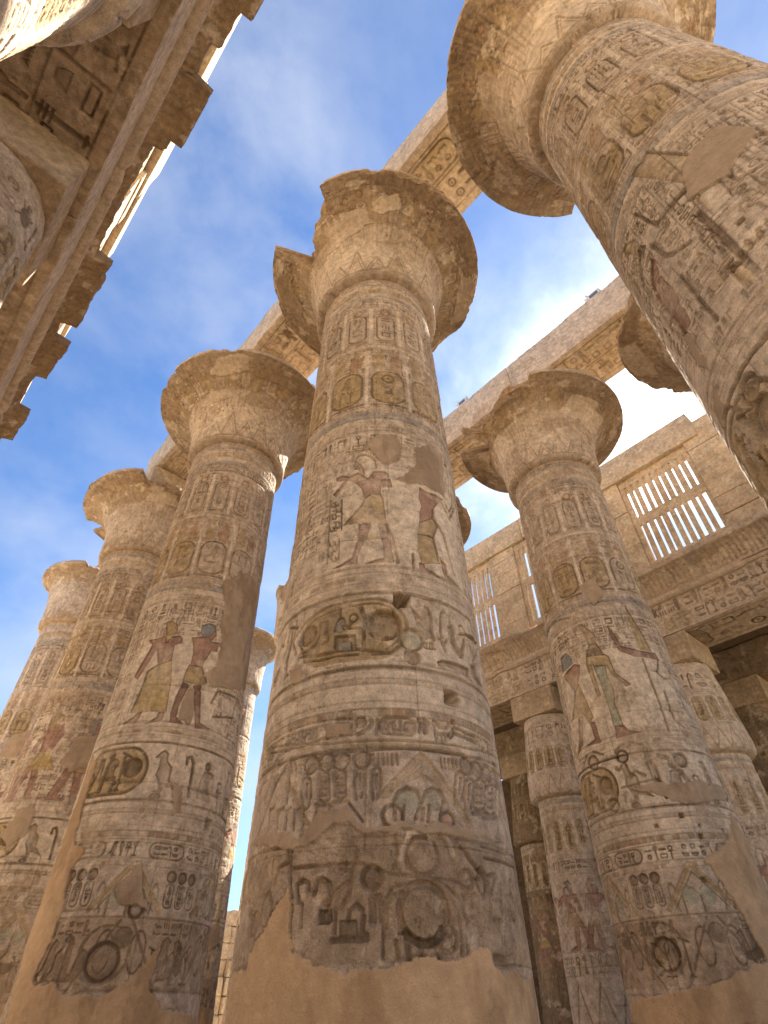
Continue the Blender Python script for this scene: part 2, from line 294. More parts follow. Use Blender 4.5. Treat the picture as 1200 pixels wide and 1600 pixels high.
TRACED = {'figs': {'A1': [('pale', [(-0.43, 9.16),(-0.36, 9.27),(-0.23, 9.28),(-0.11, 9.21),(-0.04, 9.08),(-0.02, 8.89),(-0.09, 8.84),(-0.17, 8.65),(-0.24, 8.71),(-0.27, 8.91),(-0.33, 9.05),(-0.41, 9.09)]),('red', [(-0.42, 9.16),(-0.45, 9.01),(-0.41, 8.98),(-0.43, 8.91),(-0.35, 8.88),(-0.32, 8.81),(-0.24, 8.79),(-0.27, 8.95),(-0.33, 9.07)]),('red', [(-0.35, 8.81),(-0.24, 8.71),(-0.17, 8.62),(-0.07, 8.8),(0.12, 8.8),(0.2, 8.75),(0.19, 8.66),(0.09, 8.61),(0.06, 8.46),(0.04, 8.26),(-0.11, 8.26),(-0.23, 8.18),(-0.28, 8.38),(-0.36, 8.52),(-0.49, 8.64),(-0.56, 8.66),(-0.7, 8.42),(-0.77, 8.34),(-0.84, 8.42),(-0.78, 8.47),(-0.61, 8.68),(-0.77, 8.73),(-0.79, 8.82),(-0.68, 8.83),(-0.51, 8.76)]),('ochre', [(-0.23, 8.17),(-0.11, 8.25),(0.04, 8.26),(0.09, 8.12),(0.14, 7.57),(-0.32, 7.59),(-0.59, 7.6),(-0.44, 7.79),(-0.29, 7.99)]),('dred', [(-0.32, 7.59),(-0.12, 7.56),(-0.17, 7.32),(-0.27, 7.07),(-0.33, 6.88),(-0.33, 6.75),(-0.47, 6.77),(-0.72, 6.74),(-0.55, 6.81),(-0.41, 6.88),(-0.34, 7.19),(-0.32, 7.4)]),('dred', [(-0.0, 7.56),(0.15, 7.56),(0.21, 7.27),(0.21, 6.98),(0.24, 6.83),(0.23, 6.76),(0.07, 6.76),(-0.2, 6.73),(-0.05, 6.79),(0.09, 6.83),(0.08, 7.1),(0.04, 7.31)]),('red', [(0.09, 8.61),(0.22, 8.62),(0.26, 8.41),(0.09, 8.4)]),('red', [(0.79, 8.56),(0.93, 8.53),(1.14, 8.57),(1.37, 8.59),(1.18, 8.37),(1.08, 8.2),(1.04, 7.95),(0.73, 7.72),(0.76, 7.97),(0.8, 8.1),(0.76, 8.27)]),('ochre', [(0.73, 7.72),(1.04, 7.95),(1.14, 7.83),(0.99, 7.49),(0.86, 7.49),(0.68, 7.45)]),('ochre', [(0.68, 7.44),(0.86, 7.48),(0.99, 7.48),(1.07, 6.96),(0.76, 6.86),(0.69, 6.85),(0.66, 7.12)]),('red', [(0.66, 6.83),(0.74, 6.85),(0.76, 6.77),(0.89, 6.74),(1.04, 6.67),(0.93, 6.68),(0.66, 6.69)]),('red', [(1.08, 7.1),(1.21, 7.01),(1.21, 6.8),(1.57, 6.68),(1.39, 6.69),(1.15, 6.7),(1.11, 6.86)])], 'A2': [('ochre', [(-0.84, 9.27),(-0.69, 9.3),(-0.52, 9.17),(-0.48, 8.94),(-0.61, 8.85),(-0.66, 8.67),(-0.73, 8.69),(-0.76, 8.92)]),('red', [(-1.23, 8.8),(-0.99, 8.8),(-0.79, 8.86),(-0.7, 8.67),(-0.61, 8.83),(-0.38, 8.86),(-0.3, 8.76),(-0.31, 8.66),(-0.46, 8.59),(-0.43, 8.19),(-0.67, 8.1),(-0.73, 8.06),(-0.85, 8.4),(-0.89, 8.48),(-1.17, 7.72),(-1.32, 7.84),(-1.09, 8.47),(-1.06, 8.65)]),('yellow', [(-0.73, 8.06),(-0.43, 8.19),(-0.32, 7.67),(-0.25, 6.9),(-1.1, 6.89),(-1.03, 7.26),(-0.98, 7.58),(-0.97, 7.91)]),('red', [(-0.9, 6.87),(-0.8, 6.88),(-0.85, 6.65),(-1.21, 6.66),(-0.99, 6.76)]),('red', [(-0.4, 6.87),(-0.28, 6.88),(-0.29, 6.69),(-0.64, 6.6),(-0.42, 6.75)]),('blue', [(0.11, 9.22),(0.24, 9.32),(0.46, 9.32),(0.49, 9.18),(0.35, 8.97),(0.19, 8.9),(0.11, 9.03)]),('red', [(0.49, 9.2),(0.53, 9.03),(0.43, 8.89),(0.32, 8.94)]),('red', [(-0.08, 8.83),(0.32, 8.96),(0.46, 8.83),(0.79, 8.91),(0.82, 8.86),(0.64, 8.77),(0.63, 8.62),(0.47, 8.59),(0.35, 8.23),(0.32, 8.11),(0.05, 8.13),(0.05, 8.44),(-0.01, 8.67)]),('ochre', [(0.02, 8.1),(0.32, 8.11),(0.53, 7.75),(0.45, 7.67),(0.26, 7.64),(-0.04, 7.66),(-0.03, 7.89)]),('dred', [(-0.03, 7.64),(0.12, 7.58),(-0.01, 7.06),(-0.0, 6.79),(0.19, 6.65),(-0.11, 6.66),(-0.13, 6.87),(-0.11, 7.26)]),('dred', [(0.23, 7.6),(0.4, 7.64),(0.56, 6.76),(0.84, 6.68),(0.48, 6.62)])], 'B1': [('blue', [(-1.49, 9.21),(-1.21, 9.25),(-1.05, 9.04),(-1.05, 8.85),(-1.38, 8.82),(-1.55, 8.81)]),('red', [(-1.57, 8.69),(-1.01, 8.81),(-0.82, 8.71),(-0.92, 8.45),(-1.04, 8.25),(-1.23, 8.1),(-1.33, 8.34)]),('ochre', [(-1.23, 8.1),(-1.04, 8.25),(-0.95, 7.9),(-0.83, 7.26),(-0.99, 7.17),(-1.11, 7.43),(-1.66, 7.48),(-1.4, 7.77)]),('dred', [(-1.33, 7.44),(-1.15, 7.38),(-1.4, 6.75),(-1.78, 6.58),(-1.53, 6.86)]),('dred', [(-0.97, 7.17),(-0.83, 7.14),(-0.8, 6.62),(-1.28, 6.67),(-0.94, 6.73)]),('ochre', [(-0.55, 9.86),(-0.47, 9.85),(-0.17, 9.43),(-0.22, 9.17),(-0.4, 9.18)]),('grey', [(-0.4, 9.18),(-0.22, 9.17),(-0.09, 8.8),(-0.56, 8.88)]),('ochre', [(-0.56, 8.88),(-0.07, 8.79),(0.01, 8.71),(0.05, 8.22),(0.33, 7.87),(0.22, 7.84),(-0.07, 8.29),(-0.1, 8.49),(-0.5, 8.59),(-0.48, 7.74),(-0.56, 7.73),(-0.63, 8.66)]),('green', [(-0.45, 8.55),(-0.13, 8.48),(-0.18, 8.16),(-0.11, 7.83),(-0.19, 7.41),(-0.14, 6.88),(-0.36, 6.91),(-0.35, 7.41),(-0.37, 7.79),(-0.4, 8.22)]),('red', [(-0.34, 6.91),(-0.13, 6.86),(-0.07, 6.73),(0.19, 6.66),(-0.38, 6.61)]),('ochre', [(0.94, 10.25),(0.88, 9.34),(0.91, 8.84),(1.25, 8.83),(1.18, 9.33),(0.95, 10.16)]),('dred', [(0.23, 9.61),(0.36, 9.28),(0.41, 8.95),(0.89, 8.79),(1.36, 8.77),(1.42, 8.58),(0.68, 8.63),(0.33, 8.82),(0.24, 9.25)])], 'A0': [('ochre', [(-0.21, 10.39),(-0.09, 10.45),(0.18, 9.49),(0.25, 9.11),(-0.0, 8.89),(-0.09, 9.15),(-0.42, 10.42),(-0.31, 10.45)]),('dred', [(-0.94, 8.86),(-0.91, 8.73),(-1.0, 8.49),(-0.94, 8.04),(-1.02, 7.7),(-1.02, 7.38),(-1.23, 7.43),(-1.21, 7.77),(-1.3, 8.16),(-1.22, 8.66)]),('grey', [(-0.99, 9.36),(-0.88, 9.13),(-1.4, 8.95),(-1.3, 9.24)]),('ochre', [(-1.17, 9.86),(-0.96, 9.52),(-1.12, 9.35),(-1.31, 9.91)]),('grey', [(0.08, 9.26),(0.25, 9.11),(0.36, 8.84),(0.18, 8.88),(-0.04, 9.0)]),('pale', [(0.06, 8.85),(0.18, 8.66),(0.13, 8.12),(-0.11, 8.13),(-0.11, 8.59)]),('ochre', [(-0.37, 7.32),(-0.25, 7.25),(-0.22, 6.86),(-0.35, 6.83)])]}, 'lines': {'A1': [([(0.14, 7.54),(0.24, 7.22),(0.31, 6.77)], 0.05),([(1.06, 8.17),(1.04, 7.95),(1.22, 7.66),(1.32, 7.28),(1.4, 6.92)], 0.06),([(1.3, 8.47),(1.5, 8.17),(1.81, 8.69)], 0.06),([(1.4, 8.54),(1.52, 8.37),(1.76, 8.75)], 0.05),([(0.56, 6.97),(0.56, 6.71)], 0.05),([(-0.65, 8.22),(-0.62, 7.53)], 0.03)], 'A2': [([(0.76, 7.3),(0.88, 7.63),(1.71, 7.74),(2.04, 7.57)], 0.06),([(0.86, 6.98),(1.63, 7.22)], 0.05),([(1.6, 7.54),(1.45, 6.65)], 0.06),([(1.94, 6.79),(2.06, 7.65)], 0.05)], 'B1': [([(0.88, 8.55),(0.9, 7.55),(0.9, 7.15),(0.88, 6.64)], 0.06),([(1.17, 7.65),(1.15, 6.93),(1.37, 6.78)], 0.07),([(1.36, 8.57),(1.19, 8.18),(1.31, 8.04),(1.57, 8.1)], 0.06),([(-2.33, 10.39),(-1.3, 10.35),(-0.74, 10.2)], 0.07),([(-0.52, 6.31),(-0.33, 6.43),(-0.12, 6.46),(0.16, 6.35),(0.24, 6.21)], 0.05),([(-1.61, 6.26),(-1.37, 6.46),(-1.09, 6.47),(-0.83, 6.33)], 0.05),([(0.44, 6.06),(0.62, 6.02),(0.81, 5.68),(1.01, 5.27)], 0.12),([(-0.37, 6.05),(-0.32, 5.7),(-0.19, 5.81),(-0.01, 5.68)], 0.07),([(0.15, 6.31),(0.14, 5.6)], 0.05),([(-0.61, 5.51),(0.22, 5.57)], 0.05),([(-1.5, 6.03),(-1.44, 5.63)], 0.06)], 'A0': [([(-0.59, 9.07),(-0.12, 8.95),(0.39, 8.82),(0.64, 8.88),(0.77, 8.72)], 0.1),([(-0.2, 8.38),(-0.19, 7.87),(-0.21, 6.88)], 0.08),([(0.35, 8.78),(0.25, 8.48),(0.25, 8.29),(0.46, 8.19)], 0.05),([(-0.72, 9.79),(-0.61, 9.12),(-0.05, 8.97)], 0.05),([(-0.83, 8.98),(-0.76, 8.53),(-0.67, 8.36),(-0.44, 8.15)], 0.06),([(-0.98, 5.93),(-0.99, 5.75),(-1.14, 5.71),(-1.1, 5.43)], 0.16),([(-1.3, 6.16),(-1.18, 5.94),(-1.22, 5.74),(-1.27, 5.54)], 0.06),([(-1.29, 6.21),(-0.87, 6.22),(-0.49, 6.16)], 0.04),([(-0.99, 9.31),(-1.3, 9.24),(-1.41, 8.69),(-1.38, 7.78)], 0.04),([(-0.76, 7.97),(-0.77, 7.35),(-0.75, 6.94)], 0.06),([(-0.45, 7.39),(-0.27, 7.39)], 0.03),([(-0.44, 7.33),(-0.27, 7.33)], 0.03)]}, 'plaster': {'A1': [[(-1.95, 1.99),(-1.6, 2.0),(-1.01, 2.65),(-0.87, 2.14),(-0.75, 2.11),(-0.64, 2.0),(0.02, 1.97),(0.76, 2.01),(0.88, 2.06),(1.13, 2.1),(1.18, 1.92),(2.04, 1.91),(1.84, 1.36),(-1.97, 1.4)], [(-1.9, 3.2),(-1.44, 3.23),(-1.1, 3.24),(-0.96, 3.09),(-0.82, 3.17),(-0.67, 3.35),(-0.38, 3.34),(-0.3, 3.19),(0.31, 3.15),(0.75, 3.21),(1.32, 3.18),(1.89, 3.16),(2.18, 3.17),(1.09, 3.12),(0.31, 3.09),(-0.23, 3.09),(-0.51, 3.14),(-0.88, 2.99),(-1.11, 3.0),(-1.75, 3.15)], [(-0.18, 9.61),(0.01, 9.79),(0.33, 9.83),(0.45, 9.63),(0.43, 9.21),(0.27, 9.05),(0.06, 9.03),(-0.05, 9.2)], [(0.79, 9.62),(1.16, 9.91),(1.54, 9.92),(1.36, 8.66),(1.15, 8.69),(0.85, 8.69),(0.58, 8.54),(0.35, 8.62),(0.61, 8.91),(0.82, 9.13)], [(-0.71, 4.36),(-0.47, 4.33),(-0.33, 4.28),(-0.37, 4.15),(-0.67, 4.18)], [(-1.41, 5.23),(-1.12, 5.24),(-1.09, 5.01),(-1.3, 5.01)]], 'A2': [[(0.8, 11.24),(2.01, 11.49),(2.0, 9.61),(2.13, 8.15),(0.66, 7.69),(0.41, 7.9),(0.69, 8.24),(0.71, 8.79),(0.57, 9.5),(0.6, 10.02),(0.36, 10.56)], [(-1.71, 5.91),(-1.67, 4.99),(-1.55, 4.33),(-1.13, 4.16),(-1.38, 3.77),(-1.21, 3.25),(-1.27, 2.64),(-1.43, 2.2),(-0.71, 2.01),(-0.18, 1.93),(0.3, 2.18),(0.53, 2.53),(0.68, 2.63),(0.61, 2.09),(0.91, 1.76),(2.05, 1.67),(2.2, 1.23),(-1.68, 1.32),(-2.16, 2.68),(-2.04, 5.06),(-2.15, 6.16)], [(-0.34, 3.51),(-0.06, 3.93),(0.3, 3.18),(-0.16, 3.26)], [(0.13, 7.54),(0.24, 7.56),(0.35, 6.91),(0.27, 6.66),(-0.0, 6.79),(0.03, 7.13)], [(0.24, 5.38),(0.46, 5.39),(0.54, 4.84),(0.35, 4.78)]], 'B1': [[(1.86, 5.02),(1.41, 4.35),(0.6, 4.0),(0.93, 3.27),(0.98, 2.98),(1.18, 2.34),(0.33, 2.09),(0.02, 1.95),(-0.51, 1.92),(-0.95, 1.83),(-1.82, 1.81),(-2.24, 1.42),(1.02, 1.4),(1.79, 2.55),(2.23, 4.4)], [(-0.4, 5.48),(2.1, 5.51),(1.89, 5.19),(0.66, 4.99)], [(-0.19, 11.08),(0.35, 11.29),(0.44, 10.59),(0.01, 10.35)]], 'A0': [[(-1.24, 6.6),(-1.33, 6.2),(-1.66, 6.25),(-1.54, 6.46)], [(-1.25, 7.42),(-1.12, 7.24),(-1.2, 6.73),(-1.31, 6.9)]]}, 'holes': {'A1': [((0.35, 6.08), 0.13),((0.98, 4.7), 0.11),((0.97, 4.38), 0.03),((1.16, 3.97), 0.03),((1.55, 4.17), 0.03),((1.11, 4.7), 0.03)], 'A2': [((1.3, 4.75), 0.12),((1.23, 4.72), 0.04)], 'B1': [((-0.59, 5.94), 0.05),((0.24, 5.57), 0.05),((0.48, 4.8), 0.05),((-0.09, 4.64), 0.04),((0.74, 4.39), 0.05),((0.79, 4.6), 0.03),((0.48, 3.61), 0.05),((1.32, 4.52), 0.03)], 'A0': [((-0.0, 7.65), 0.04)]}, 'rings': {'A1': [((0.42, 2.38), 0.27),((-0.15, 2.67), 0.11),((-0.61, 2.54), 0.15),((1.13, 2.68), 0.11),((0.72, 2.86), 0.1)], 'A2': [((-0.25, 2.41), 0.26),((0.11, 3.17), 0.12)], 'B1': [((-0.63, 2.46), 0.25),((-1.22, 6.25), 0.16),((-0.39, 6.18), 0.13),((0.91, 5.97), 0.14),((-0.92, 5.2), 0.13)], 'A0': [((-0.96, 5.99), 0.14)]}}
